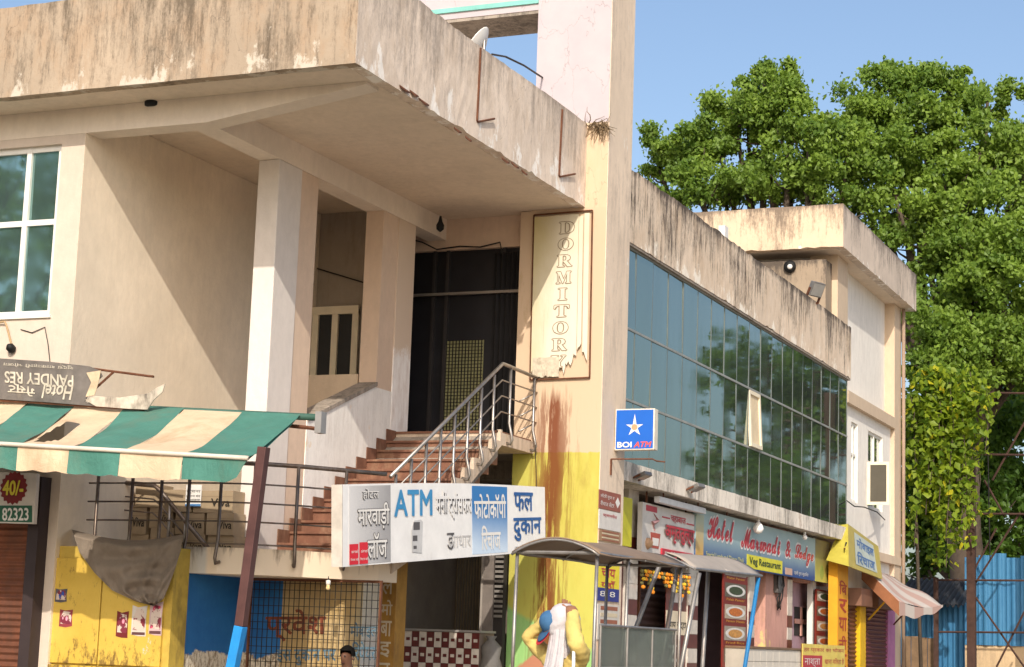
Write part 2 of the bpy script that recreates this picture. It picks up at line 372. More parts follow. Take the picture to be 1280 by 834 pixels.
# landing and interior floor, entrance wall
CB.part('upper_floor', MB().box(XL, XP-.32, 22.2, 29.5, ZF-.2, ZF), m_interior)
CB.part('upper_floor', MB().box(XP-.31, XTL-.002, 25.11, 29.5, ZF-.2, ZF-.001), m_interior)
zd = 7.38
CB.part('entrance_wall', MB().box(XP-.95, XTL, YE, YE+.2, zd, ZS+.003).box(XP-1.7, XP-.95, YE, YE+.2, ZF, ZS+.003), m_beige)
CB.part('room_wall', MB().box(XL, XP-.36, 24.5, 24.7, ZF, ZS), m_interior)
CB.part('low_wall', MB().box(XL, XP-.32, 23.3, 23.42, ZF, 5.2), m_cream)
# tower
CB.part('tower_shaft', MB().box(XTL, XT, Y1, Y2, 0, 7.84), m_tower)
def towtop():
    b = NB('pink and cream tower paint'); x = b.xyz(); n = b.noise(1.5, b.pos(), 6, .6); nf = b.noise(8, b.pos((1, 1, .3)), 7, .7)
    pk = b.mix(b.ramp(n, .35, .7), (.485, .42, .44), (.53, .475, .485)); cr = b.mix(b.ramp(nf, .35, .7), (.60, .445, .30), (.64, .49, .345))
    c = b.mix(b.ramp(b.math('ADD', x[2], b.math('MULTIPLY', n, .08)), 9.16, 9.18), cr, pk)
    v = b.n('ShaderNodeTexVoronoi', feature='DISTANCE_TO_EDGE'); v.inputs['Scale'].default_value = .9
    mm = b.n('ShaderNodeVectorMath', operation='ADD'); nz = b.n('ShaderNodeTexNoise'); nz.inputs['Scale'].default_value = 2.5; nz.inputs['Detail'].default_value = 6; g = b.pos((1, 1, .45))
    b.L(g, nz.inputs['Vector']); b.L(g, mm.inputs[0]); b.L(nz.outputs['Color'], mm.inputs[1]); b.L(mm.outputs[0], v.inputs['Vector'])
    c = b.mix(b.ramp(v.outputs['Distance'], 0, .005, .4, 0), c, (.12, .09, .08))
    st = b.noise(5, b.pos((1, 1, .2), (3, 3, 3)), 8, .7); c = b.mix(b.ramp(st, .6, .8, 0, .6), c, (.52, .38, .26))
    b.bump(nf, .25, .01); return b.fin(c, .9, 0, .2)
m_towtop = towtop()
CB.part('tower_top', MB().box(-10.51, XT, Y1+.001, Y2, 7.84, 14), m_towtop)
CB.part('tower_side', MB().box(XT, XT+.012, Y1+.003, Y2, 0, 13.98), m_towside)
CB.part('bridge_beam', MB().box(-19, -10.511, Y1+.02, Y2-.1, 10.95, 11.9), m_towtop)
CB.part('bridge_soffit', MB().box(-19, -10.512, Y1+.03, Y2-.11, 10.90, 10.95), m_conc)
CB.part('bridge_trim', MB().box(-19, -10.513, Y1-.01, Y1+.02, 11.05, 11.12), mat('teal paint', (.22, .52, .46), .6))
CB.part('tower_pier', MB().box(-19, -17.8, Y1+.05, Y2-.13, ZS+.16, 10.9), m_towcream)
# platform with rounded front corner
plat = [(XL+.05, 18.95), (-12.0, 18.95), (-11.75, 18.97), (-11.5, 19.05), (-11.25, 19.2), (-10.95, 19.5), (-10.65, 19.95), (XS-.02, 20.4), (XS-.02, 20.9), (XL+.05, 20.9)]
def plat_shade_sun():
    b = NB('platform edge shade and sun paint'); x = b.xyz(); n = b.noise(3, b.pos((1, 1, .5)), 8, .7)
    c = b.mix(b.ramp(b.math('ADD', x[0], b.math('MULTIPLY', n, .15)), -11.85, -11.8), (.62, .60, .57), (.80, .66, .50))  # grey then cream: shade and sunlit stretch painted into the base colour
    st = b.noise(8, b.pos((1, 1, .15)), 8, .7)
    st = b.math('ADD', st, b.ramp(x[2], 2.25, 2.55, -.1, .13)); c = b.mix(b.ramp(st, .56, .74, 0, .85), c, (.12, .07, .045)); b.bump(n, .4, .02)
    return b.fin(c, .9, 0, .2)
CB.part('platform', MB().prism([(x, y, 2.225) for x, y in plat], (0, 0, ZP-2.225)), plat_shade_sun())
CB.part('platform_core', MB().box(XL+.05, XP-.32, 20.9, 24, 2.225, ZP), m_conc)
# spaces under the platform and the stair
def under_paint():
    b = NB('tan wall under platform'); n = b.noise(1.4, b.pos(), 7, .65); nf = b.noise(12, b.pos((1, 1, .2)), 7, .7)
    c = b.mix(b.ramp(n, .35, .7), (.45, .30, .12), (.55, .42, .24)); c = b.mix(b.ramp(nf, .5, .75, 0, .5), c, (.25, .16, .08)); b.bump(nf, .3); return b.fin(c, .9)
m_under = under_paint()
def blue_paint():
    b = NB('blue wall with flaked foot'); x = b.xyz(); n = b.noise(3, b.pos(), 8, .7); nf = b.noise(25, b.pos((1, 1, .5)), 6, .75)
    c = b.mix(b.ramp(n, .3, .7), (.018, .12, .34), (.03, .17, .42))
    low = b.mix(b.ramp(nf, .42, .55), (.30, .22, .14), (.74, .66, .52))
    z = b.math('ADD', x[2], b.math('MULTIPLY', b.math('SUBTRACT', n, .5), .35)); c = b.mix(b.ramp(z, 1.30, 1.32), low, c); b.bump(nf, .4, .01); return b.fin(c, .7)
m_blue = blue_paint()
CB.part('blue_side_wall', MB().box(-12.30, -12.14, 18.96, 20.45, 0, 2.224), m_blue)
CB.part('blue_back_wall', MB().box(-12.139, -11.62, 20.30, 20.45, 0, 2.224), m_blue)
CB.part('back_wall', MB().box(-11.619, -10.60, 20.30, 20.45, 0, 2.224), m_under)
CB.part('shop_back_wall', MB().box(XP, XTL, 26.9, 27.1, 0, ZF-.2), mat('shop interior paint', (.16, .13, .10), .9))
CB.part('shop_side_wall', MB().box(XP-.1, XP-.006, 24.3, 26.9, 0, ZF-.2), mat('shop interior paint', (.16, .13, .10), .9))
# entrance: dark sheet doors with a netted pane
ed = CB.part('entrance_door', MB().box(XP-.95, XTL, YE+.10, YE+.16, ZF, zd), mat('black door sheet', (.018, .018, .022), .35, 0, .3, 2))
mesh_ = MB()
x0d, x1d = at(553, 445, 1, YE).x, at(601, 445, 1, YE).x
CB.part('netted_pane', MB().box(x0d, x1d, YE+.085, YE+.1, ZF+.02, 6.0), mat('dusty green pane', (.30, .29, .14), .7), ed)
for i in range(12):
    xx = x0d+(x1d-x0d)*(i+.5)/12; mesh_.box(xx-.006, xx+.006, YE+.07, YE+.084, ZF+.02, 6.0)
for i in range(30):
    zz = ZF+.04+i*.052; mesh_.box(x0d, x1d, YE+.068, YE+.07, zz-.005, zz+.005)
CB.part('netting', mesh_, m_black, ed)
for xx in (-12.2, -11.98, -11.05): CB.part('door_post', MB().box(xx-.025, xx+.025, YE+.04, YE+.1, ZF, zd), mat('dark door frame', (.05, .045, .045), .4, .3), ed)
CB.part('door_rail', MB().box(XP-.93, XTL, YE-.03, YE+.02, 6.68, 6.72), mat('grey metal strip', (.3, .27, .24), .4, .6), ed)
CB.part('curtain', MB().grid(lambda u, v: (-11.2+.42*u, YE+.02+.03*math.sin(u*32), ZF+.05+2.8*v), 40, 1, (0, .01, 0)), mat('black cloth', (.02, .019, .02), .95), ed, smooth=True)
# inner door seen through the side opening
idr = CB.part('inner_door', MB().box(-13.62, -12.98, 24.44, 24.5, ZF, 6.30), mat('dark door leaf', (.03, .03, .03), .5))
for xx in (-13.66, -13.33, -12.99): CB.part('door_frame', MB().box(xx-.05, xx+.05, 24.40, 24.44, ZF, 6.34), m_creamframe, idr)
CB.part('door_frame', MB().box(-13.72, -12.94, 24.39, 24.44, 6.28, 6.40), m_creamframe, idr)
CB.part('conduit', MB().tube([(-13.7, 24.45, 7.0), (-12.9, 24.45, 6.75), (-12.88, 24.45, 6.2)], .012, 6), m_wire)
CB.part('curtain', MB().grid(lambda u, v: (-12.85+.35*u, 24.43+.02*math.sin(u*25), ZF+2.9*v), 24, 1, (0, .01, 0)), mat('charcoal curtain', (.05, .045, .045), .9), None, smooth=True)
# window
win = CB.part('window', MB().box(wx0, wx1, YW+.16, YW+.2, wz0, wz1), m_dark)
fr = MB(); fw = .07
cols = [wx1, wx1-.48, wx1-1.12, wx1-1.6, wx0]
for x in cols: fr.box(max(wx0, x-(fw if x != cols[0] else fw)), x if x != wx0 else wx0+fw, YW+.05, YW+.13, wz0, wz1)
zm = 6.42
for a, b_ in zip(cols[:-1], cols[1:]):
    for z in (wz0, zm, wz1-fw): fr.box(b_, a-fw, YW+.055, YW+.125, z, z+fw)
CB.part('frame', fr, m_alu, win)
for a, b_ in zip(cols[:-1], cols[1:]):
    for z0_, z1_ in ((wz0+fw, zm), (zm+fw, wz1-fw)):
        t = random.uniform(-.012, .012); t2 = random.uniform(-.01, .01); yy = YW+.09
        CB.part('pane', MB().hexa([(b_, yy+t, z0_), (a-fw, yy-t, z0_), (a-fw, yy-t+.01, z0_), (b_, yy+t+.01, z0_), (b_, yy+t+t2, z1_), (a-fw, yy-t+t2, z1_), (a-fw, yy-t+t2+.01, z1_), (b_, yy+t+t2+.01, z1_)]), m_glass2, win)
CB.part('sill', MB().box(wx0-.04, wx1+.03, YW-.03, YW+.05, wz0-.035, wz0), m_alu, win)
# ================================================================== staircase
ST = T('staircase', 'brown tiled staircase climbing from platform to the dark upper doorway', 'staircase', (-11.2, 22, ZP))
N = 12; rz = (ZF-ZP)/N; ty = .288; ys0 = 20.76
for k in range(N):
    y = ys0+k*ty; z = ZP+(k+1)*rz
    if k < N-1:
        st = ST.part('step', MB().box(XP+.002, XS-.06, y, y+ty+.02, ZP+.0+(k-1)*rz if k else ZP, z-.028), m_step)
        ST.part('tread', MB().box(XP+.003, XS-.05, y-.022, y+ty-.001, z-.027, z), m_stepd if False else m_step, st)
        ST.part('skirting', MB().box(XP+.004, XP+.016, y-.02, y+ty-.021, z+.001, z+.17), m_step, st)
        ST.part('tread_joint', MB().box(XP+.003, XS-.051, y-.023, y-.0221, z-.034, z-.027), m_stepd, st)
yl = ys0+(N-1)*ty
prof = [(XS-.058, ys0-.05, ZP)]
for k in range(N-1):
    y = ys0+k*ty; z = ZP+(k+1)*rz; prof += [(XS-.058, y-.04, z-.16+.02), (XS-.058, y-.04, z+.012)] if k == 0 else [(XS-.058, y-.04, z-rz+.012), (XS-.058, y-.04, z+.012)]
prof += [(XS-.058, yl-.04, ZF-rz+.012), (XS-.058, yl-.04, ZF+.012), (XS-.058, yl+.02, ZF+.012), (XS-.058, yl+.02, ZF-.20), (XS-.058, ys0+.35, ZP-.05), (XS-.058, ys0-.05, ZP-.2)]
ST.part('stringer', MB().prism(prof, (.058, 0, 0)), plaster('stringer paint', (.70, .56, .43), (.3, .22, .16), .5, (.8, .72, .62), .3))
ST.part('stair_slab', MB().prism([(XP+.002, ys0, ZP-.25), (XP+.002, yl+.02, ZF-.36), (XP+.002, yl+.02, ZF-.05), (XP+.002, ys0+.3, ZP)], (XS-.06-XP, 0, 0)), m_conc)
ST.part('landing', MB().box(XP+.001, XS, yl-.02, Y1-.002, ZF-.20, ZF-.03), plaster('landing edge paint', (.70, .56, .43), (.3, .22, .16), .5))
ST.part('landing_tiles', MB().box(XP+.002, XS-.04, yl-.04, Y1-.003, ZF-.03, ZF), m_step)
# ================================================================== railings
def rail_run(th, base, tops, hts, r, mids, mat_top, mat_bar, foot=0):
    """top rail and parallel lower rails along `tops` (list of base points, rail heights hts)"""
    th.part('top_rail', MB().tube([p+Vector((0, 0, hts[-1])) for p in tops], r, 10), mat_top, smooth=True)
    for h in hts[:-1]: th.part('lower_rail', MB().tube([p+Vector((0, 0, h)) for p in tops], r*.42, 6), mat_bar, smooth=True)
RA = T('railing', 'tarnished steel railing curving along the raised platform edge', 'railing', (-12, 18.9, ZP))
pts = [Vector((x, y-.06, ZP)) for x, y in [(-13.55, 18.95), (-12.6, 18.95), (-12.0, 18.95), (-11.75, 18.97), (-11.5, 19.05), (-11.25, 19.2), (-10.95, 19.5), (-10.65, 19.95), (XS+.03, 20.45)]]
rail_run(RA, None, pts, [.04, .30, .52, .74, .98], .027, None, m_steeldark, m_steeldark)
def post(th, p, h, m, hook=.10, out=(0, -1)):
    o = Vector((out[0], out[1], 0)); p = Vector(p)
    th.part('post', MB().tube([p+o*(-.06)+Vector((0, 0, -.17)), p+o*.03+Vector((0, 0, -.19)), p+o*.055+Vector((0, 0, -.13)), p+o*.03+Vector((0, 0, -.02)), p+Vector((0, 0, .1)), p+Vector((0, 0, h))], .021, 8), m, smooth=True)
for x, y, o in [(-13.42, 18.89, (0, -1)), (-12.93, 18.89, (0, -1)), (-12.52, 18.89, (0, -1)), (-12.14, 18.89, (0, -1)), (-11.72, 18.91, (.1, -1)), (-11.36, 19.06, (.4, -.9)), (-10.98, 19.40, (.6, -.8)), (-10.62, 19.92, (.8, -.6))]:
    post(RA, (x, y, ZP), .97, m_steeldark, out=o)
RB = T('railing', 'bright stainless handrail rising along the open side of the stairs to the landing', 'railing', (XS, 22, ZP))
base = [Vector((XS+.03, ys0-.25, ZP+.06)), Vector((XS+.03, yl-.12, ZF+.02)), Vector((XS+.03, Y1-.01, ZF+.02))]
RB.part('top_rail', MB().tube([b+Vector((0, 0, .90)) for b in base[:2]]+[base[1]+Vector((0, .03, .90)), base[2]+Vector((0, 0, .88))], .026, 10), m_steel, smooth=True)
for h in (.23, .45, .67): RB.part('lower_rail', MB().tube([b+Vector((0, 0, h)) for b in base]+[base[2]+Vector((.0, -.02, h-.005)), base[2]+Vector((-.14, -.3, h-.16))], .011, 6), m_steel, smooth=True)
for k in range(8):
    t = (k+.35)/8; b = base[0].lerp(base[1], t); post(RB, (b.x, b.y, b.z), .86, m_steel, out=(1, 0))
for y in (yl+.18, Y1-.12): post(RB, (XS+.03, y, ZF+.02), .88, m_steel, out=(1, 0))
RC = T('handrail', 'brown inner handrail bending down behind the platform railing beside cartons', 'railing', (-13, 20.2, ZP-.2))
yi = 19.9; hp = [ax_(95, 597, yi), ax_(150, 603, yi), ax_(193, 607, yi), ax_(200, 613, yi), ax_(232, 652, yi), ax_(268, 695, yi)]
RC.part('top_rail', MB().tube(hp, .03, 8), m_steeldark, smooth=True)
for d in (.17, .34): RC.part('lower_rail', MB().tube([p-Vector((0, 0, d)) for p in hp[:5]], .011, 6), m_steeldark, smooth=True)
for p in (hp[0], hp[1], hp[3].lerp(hp[4], .4), hp[4]): RC.part('post', MB().tube([Vector((p.x, p.y, ZP-.02)), p], .02, 8), m_steel, smooth=True)
# ================================================================== glazed wing
GW = T('glazed_wing', 'long wing with teal reflective glass curtain wall over a row of eating shops', 'building', (-12, 34, .12))
yg0, yg1 = Y2+.002, 41.17
GW.part('parapet', rough_slab((-9.42, yg0, 7.59), (0, yg1-yg0, 0), (0, 0, 1.16), .2, 110, 5, .016, 5), m_parapet)
GW.part('parapet_soffit', MB().box(-9.9, -9.43, yg0, yg1-.01, 7.555, 7.589), m_conc)
GW.part('roof', MB().box(-17, -9.62, yg0, yg1-.01, 8.0, 8.2), m_conc)
GW.part('core_wall', MB().box(-16.9, -9.62, yg0+.01, yg1-.02, 4.28, 7.55), m_dark)
GW.part('ledge', rough_slab((-9.36, yg0, 3.97), (0, yg1-yg0-.05, 0), (0, 0, .29), .6, 90, 3, .004, 9), m_ledge)
GW.part('ledge_slab', MB().box(-16.9, -9.97, yg0, yg1-.05, 3.98, 4.25), m_conc)
NC = 19; pw = (yg1-.05-yg0)/NC; rows = [(4.27, 5.20), (5.24, 6.28), (6.32, 7.555)]
pm = [mesh_of('pane', MB().box(-.006, .006, -pw/2+.012, pw/2-.012, -(b-a)/2, (b-a)/2), m_glass) for a, b in rows]
OPEN = (1, 9)
for r, (a, b) in enumerate(rows):
    for c in range(NC):
        yc = yg0+(c+.5)*pw
        if (r, c) == OPEN: continue
        GW.piece('pane', pm[r], (XG, yc, (a+b)/2), rot=(0, random.gauss(0, .006), random.gauss(0, .007)))
m_mull = mat('grey mullion', (.20, .22, .21), .4, .5)
mv = [mesh_of('mullion', MB().box(-.014, .012, -.012, .012, -(b-a)/2-.02, (b-a)/2+.02), m_mull) for a, b in rows]
for r, (a, b) in enumerate(rows):
    for c in range(NC+1): GW.piece('mullion', mv[r], (XG, yg0+c*pw+(.013 if c == 0 else (-.013 if c == NC else 0)), (a+b)/2))
for z in (5.22, 6.30, 4.262, 7.55): GW.part('transom', MB().box(XG-.02, XG+.022, yg0, yg1-.06, z-.018, z+.018), mat('pale transom', (.36, .36, .33), .5, .3))
# open sash
yc = yg0+(OPEN[1]+.5)*pw; a, b = rows[1]
GW.part('sash_recess', MB().box(XG-.1, XG-.06, yc-pw/2, yc+pw/2, a, b), m_dark)
hz = .055
sf = MB()
for (u0, u1, v0, v1) in ((0, .1, 0, 1), (.9, 1, 0, 1), (.1, .9, 0, .07), (.1, .9, .93, 1)):
    P = lambda u, v, d: Vector((XG+.02+hz*(1-v)+d, yc-pw/2+.02+(pw-.04)*u, a+(b-a)*v))
    sf.hexa([P(u0, v0, 0), P(u1, v0, 0), P(u1, v0, -.05), P(u0, v0, -.05), P(u0, v1, 0), P(u1, v1, 0), P(u1, v1, -.05), P(u0, v1, -.05)])
sh = GW.part('open_sash', sf, m_creamframe)
GW.part('sash_pane', MB().prism([P(.1, .07, -.03), P(.9, .07, -.03), P(.9, .93, -.03), P(.1, .93, -.03)], (-.006, 0, 0)), mat('cream blind', (.72, .58, .38), .7), sh)
# ground floor of the wing
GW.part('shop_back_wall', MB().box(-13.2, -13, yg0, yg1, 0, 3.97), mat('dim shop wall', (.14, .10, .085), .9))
for yy_ in (30.9, 36.5): GW.part('shop_cross_wall', MB().box(-13, -10.0, yy_, yy_+.13, 0, 3.97), mat('mauve shop wall', (.22, .15, .17), .85))
def yx(px, x, py=740): return at(px, py, 0, x).y
XB = -9.80
def pillar(px0, px1, m, name='pillar', z1=3.97, d=.35, x=XB):
    return GW.part(name, MB().box(x-d, x, yx(px0, x), yx(px1, x), 0, z1), m)
def checker(name, a, b, s=.22, off=0.):
    q = NB(name); c = q.n('ShaderNodeTexBrick'); c.offset = 0; c.inputs['Scale'].default_value = 1
    x = q.xyz(); cm = q.n('ShaderNodeCombineXYZ'); q.L(x[1], cm.inputs[0]); q.L(x[2], cm.inputs[1])
    ch = q.n('ShaderNodeTexChecker'); ch.inputs['Scale'].default_value = 1/s; q.L(cm.outputs[0], ch.inputs['Vector'])
    return q.fin(q.mix(ch.outputs['Fac'], a, b), .35)
m_bt = mat('maroon glazed tile', (.12, .025, .022), .3, 0, .3, 8); m_wt = mat('white glazed tile', (.62, .56, .49), .3, 0, .2, 8)
def tiled(px0, px1, z0=.12, z1=3.2, h=.24):
    p = pillar(px0, px1, m_wt, 'tiled_pillar', 3.97); y0_, y1_ = yx(px0, XB), yx(px1, XB); z = z0; i = 0
    while z < z1:
        GW.part('tile', MB().box(XB+.001, XB+.012, y0_+.008, y1_-.008, z+.004, z+h-.004), (m_bt, m_wt)[i % 2 if i % 5 else 1], p); z += h; i += 1
tiled(783, 796); tiled(860, 872); tiled(936, 943); tiled(984, 990)
m_salmon = plaster('salmon column paint', (.66, .36, .29), (.3, .17, .12), .5, (.74, .55, .22), .25, None, (1.7, 1.2))
pillar(957, 984, m_salmon, 'column', d=.5)
pillar(990, 1016, mat('mauve paint', (.45, .29, .33), .8), 'alcove_wall', x=-10.1, d=.2)
pillar(1016, 1020, m_whitep, 'thin_post', d=.12)
pillar(1043, 1048, m_salmon, 'pilaster', d=.3)
GW.part('beam', MB().box(-10.3, -9.85, yx(945, XB), yg1-.08, 3.0, 3.96), m_salmon)
GW.part('roof_room', MB().box(-12.9, -9.63, 39.62, 40.195, 8.2, at(1032, 317, 1, 39.6).z-.12), plaster('mouldy roof room render', (.36, .28, .20), (.06, .05, .045), .8, None, top=(10.0, .7)))
GW.part('roof_block', MB().box(-9.62, -9.50, 31.6, 31.8, 8.6, 9.0), m_whitep)
# ================================================================== rear wing
RW = T('rear_wing', 'taller cream rear wing with heavy box parapet, white panel and casement windows', 'building', (-12, 44, .12))
xc = -9.5; yr0, yr1 = 41.2, 47.1
RW.part('parapet', rough_slab((-15.5, 39.4, 10.22), (15.5-9.2, 0, 0), (0, 0, .95), .2, 40, 4, .012, 11), m_rear_par)
RW.part('parapet', rough_slab((-9.198, 39.405, 10.222), (0, 47.5-39.4, 0), (0, 0, .945), .2, 50, 4, .012, 12), plaster('rear parapet side render', (.72, .60, .49), (.06, .05, .045), .75, (.84, .79, .72), .35, (11.2, .8), (10.2, .3)))
RW.part('roof_slab', MB().box(-15.5, -9.39, 39.6, 47.5, 10.225, 10.4), m_soffit)
RW.part('front_wall', MB().box(-15.4, xc-.6, 40.4, 40.6, 7.4, 10.224), m_white)
RW.part('column', MB().box(xc-.62, xc, 40.2, 41.18, 8.2, 10.224), m_cream)
RW.part('vent', MB().box(-11.2, -10.7, 40.36, 40.4, 9.98, 10.14), m_dark)
RW.part('column', MB().box(xc-.6, xc, 46.3, yr1, 0, 10.224), m_cream)
RW.part('wall_panel', MB().box(xc-.6, xc-.25, yr0, 46.3, 7.35, 10.224), m_white)
RW.part('band', MB().box(xc-.6, xc+.02, yr0, 46.302, 7.08, 7.35), m_cream)
RW.part('band', MB().box(xc-.6, xc+.03, yr0+2.6, yr1+.02, 3.75, 3.95), m_cream)
wy = [(yx(1064, xc-.1, 570), yx(1072, xc-.1, 570)), (yx(1085, xc-.1, 570), yx(1103, xc-.1, 570))]
wa, wb = 4.95, 6.75
RW.part('wall', MB().box(xc-.6, xc-.1, yr0, wy[0][0], 3.95, 7.08).box(xc-.6, xc-.1, wy[0][1], wy[1][0], 3.95, 7.08).box(xc-.6, xc-.1, wy[1][1], 46.3, 3.95, 7.08)
        .box(xc-.6, xc-.1, wy[0][0], wy[0][1], 3.95, wa).box(xc-.6, xc-.1, wy[0][0], wy[0][1], wb, 7.08).box(xc-.6, xc-.1, wy[1][0], wy[1][1], 3.95, wa).box(xc-.6, xc-.1, wy[1][0], wy[1][1], wb, 7.08), m_white)
for (a, b) in wy:
    w = RW.part('window', MB().box(xc-.3, xc-.26, a, b, wa, wb), m_dark); fr = MB()
    for y in (a, (a+b)/2-.03, b-.06): fr.box(xc-.2, xc-.13, y, y+.06, wa, wb)
    for z in (wa, (wa+wb)/2+.15, wb-.06): fr.box(xc-.195, xc-.135, a, b, z, z+.06)
    RW.part('frame', fr, m_alu, w)
    RW.part('pane', MB().box(xc-.18, xc-.17, a, b, wa, wb), coated_glass('pale window glass', (.5, .55, .52)), w)
cs = wy[1][0]-.05
csh = RW.part('casement', MB().box(xc-.1, xc+.42, cs-.03, cs, 5.0, 5.07).box(xc-.1, xc+.42, cs-.03, cs, 5.93, 6.0).box(xc-.1, xc-.03, cs-.03, cs, 5.07, 5.93).box(xc+.35, xc+.42, cs-.03, cs, 5.07, 5.93), m_creamframe)
RW.part('pane', MB().box(xc-.03, xc+.35, cs-.02, cs-.012, 5.07, 5.93), mat('dark glass', (.10, .09, .07), .15, 0, .1), csh)
RW.part('lower_wall', MB().box(xc-.6, xc-.12, yr0, 46.3, 0, 3.95), m_white)
RW.part('rear_wall', MB().box(-15.4, xc-.6, yr1-.2, yr1, 0, 10.22), m_cream)
RW.part('mauve_wall', MB().box(xc-.12, xc+.02, yx(1109, xc), 46.3, .12, 3.3), mat('mauve wall paint', (.52, .20, .38), .8))
RW.part('wall_pipe', MB().tube([(xc+.08, yr1-.1, .1), (xc+.08, yr1-.1, 10.2)], .045, 8), mat('old pipe', (.35, .25, .18), .8), smooth=True)
# ================================================================== left shop: shutter, price board, kiosk
def corrug(O, Uv, Vv, nrm, amp, n, seg=8, shape=math.sin):
    """corrugated sheet: waves run across Uv direction, n waves along Vv"""
    O, Uv, Vv, nrm = Vector(O), Vector(Uv), Vector(Vv), Vector(nrm)
    return MB().grid(lambda u, v: O+Uv*u+Vv*v+nrm*(amp*shape(v*n*2*math.pi)), 1, n*seg, -nrm*.01)
m_shut = mat('brown shutter', (.21, .075, .038), .55, .2, .3, 4, dirt=(.10, .05, .035))
SH = T('rolling_shutter', 'brown rolling shutter in a dark steel frame left of the yellow kiosk', 'shutter', (-15, 18.45, .12))
sx1 = ax_(36, 720, 18.45).x
SH.part('curtain', corrug((-17, 18.45, .12), (sx1+17, 0, 0), (0, 0, 2.68), (0, -1, 0), .012, 34), m_shut)
SH.part('guide_rail', MB().box(sx1, ax_(46, 720, 18.4).x, 18.36, 18.55, .12, 3.3), mat('dark frame', (.05, .035, .035), .5, .2))
SH.part('hood', MB().box(-17, sx1, 18.2, 18.55, 2.8, 3.25), mat('dark frame', (.05, .035, .035), .5, .2))
PB = T('price_board', 'small price board reading 40/- and 82323 above the brown shutter', 'sign', (-14.4, 18.1, 2.7))
yb = 18.15
def quad_y(tl, tr, br, bl, y): return [ax_(*p, y) for p in (bl, br, tr, tl)]
def board_y(th, name, q, m, t=.03, parent=None): return th.part(name, MB().prism(q, (0, t, 0)), m, parent)
bl, br, tr, tl = quad_y((-60, 588), (46, 592), (42, 655), (-62, 652), yb)
pbb = board_y(PB, 'panel', [bl, br, tr, tl], mat('board cream', (.62, .56, .50), .5), .06)
dz = Vector((0, -.003, 0))
g1, g2, g3, g4 = quad_y((-62, 632), (40, 632), (40, 653), (-62, 651), yb-.004)
board_y(PB, 'green_strip', [g1, g2, g3, g4], mat('dark green print', (.03, .12, .07), .5), .003, pbb)
bc = ax_(17, 610, yb-.005); 
star = [bc+Vector((math.cos(a*math.pi/18)*(.20 if a % 2 else .175), 0, math.sin(a*math.pi/18)*(.20 if a % 2 else .175))) for a in range(36)]
PB.part('price_burst', MB().prism(star, (0, .003, 0)), mat('maroon print', (.20, .02, .02), .5), pbb)
lettering(PB, '40/-', bc+Vector((-.15, -.006, -.09)), (.30, 0, .0), (0, 0, .18), mat('yellow print', (.70, .58, .05), .5), bold=.03)
lettering(PB, '82323', ax_(3, 651, yb-.006), ax_(36, 651, yb-.006)-ax_(3, 651, yb-.006), ax_(3, 635, yb-.006)-ax_(3, 651, yb-.006), m_whitep, bold=.02)
PB.part('bracket', MB().box(-14.5, -14.45, 18.2, 18.56, 2.9, 2.94), m_rust)
def yellow_paint():
    b = NB('chipped yellow paint'); n = b.noise(2, b.pos(), 8, .7); nf = b.noise(14, b.pos((1, 1, .4)), 8, .75); x = b.xyz()
    c = b.mix(b.ramp(n, .35, .7), (.58, .38, .06), (.66, .45, .085)); c = b.mix(b.ramp(b.math('ADD', nf, b.ramp(x[2], 1.1, 1.5, .12, .0)), .58, .68), c, (.20, .12, .03)); c = b.mix(b.ramp(b.noise(1.8, b.pos((1, 1, .8), (2, 2, 9)), 8, .75), .66, .69), c, (.55, .52, .40)); b.bump(nf, .3, .01)
    return b.fin(c, .6)
m_yel = yellow_paint()
m_yelframe = mat('yellow frame paint', (.55, .38, .07), .6, 0, .2, 6, dirt=(.2, .14, .05), dirt_amt=.38)
KI = T('kiosk', 'shallow yellow steel kiosk with two chipped doors under the platform railing', 'kiosk', (-13.1, 18.6, .12))
kx0, kx1 = ax_(47, 760, 18.6).x, ax_(213, 760, 18.6).x; kz0, kz1 = 1.14, 2.36
KI.part('body', MB().box(kx0, kx1, 18.63, 18.95, .12, 2.50), m_yelframe)
xm = ax_(126, 760, 18.6).x; xr = ax_(204, 760, 18.6).x
for a, b in ((kx0+.03, xm-.008), (xm+.008, xr)):
    KI.part('door', MB().box(a, b, 18.59, 18.628, kz0, kz1), m_yel, bevel=.006)
KI.part('plinth', MB().box(kx0, kx1, 18.56, 18.629, .12, kz0-.02), m_yel)
KI.part('hinge_bar', MB().box(kx0, kx0+.025, 18.57, 18.629, kz0-.01, 2.45), m_brown)
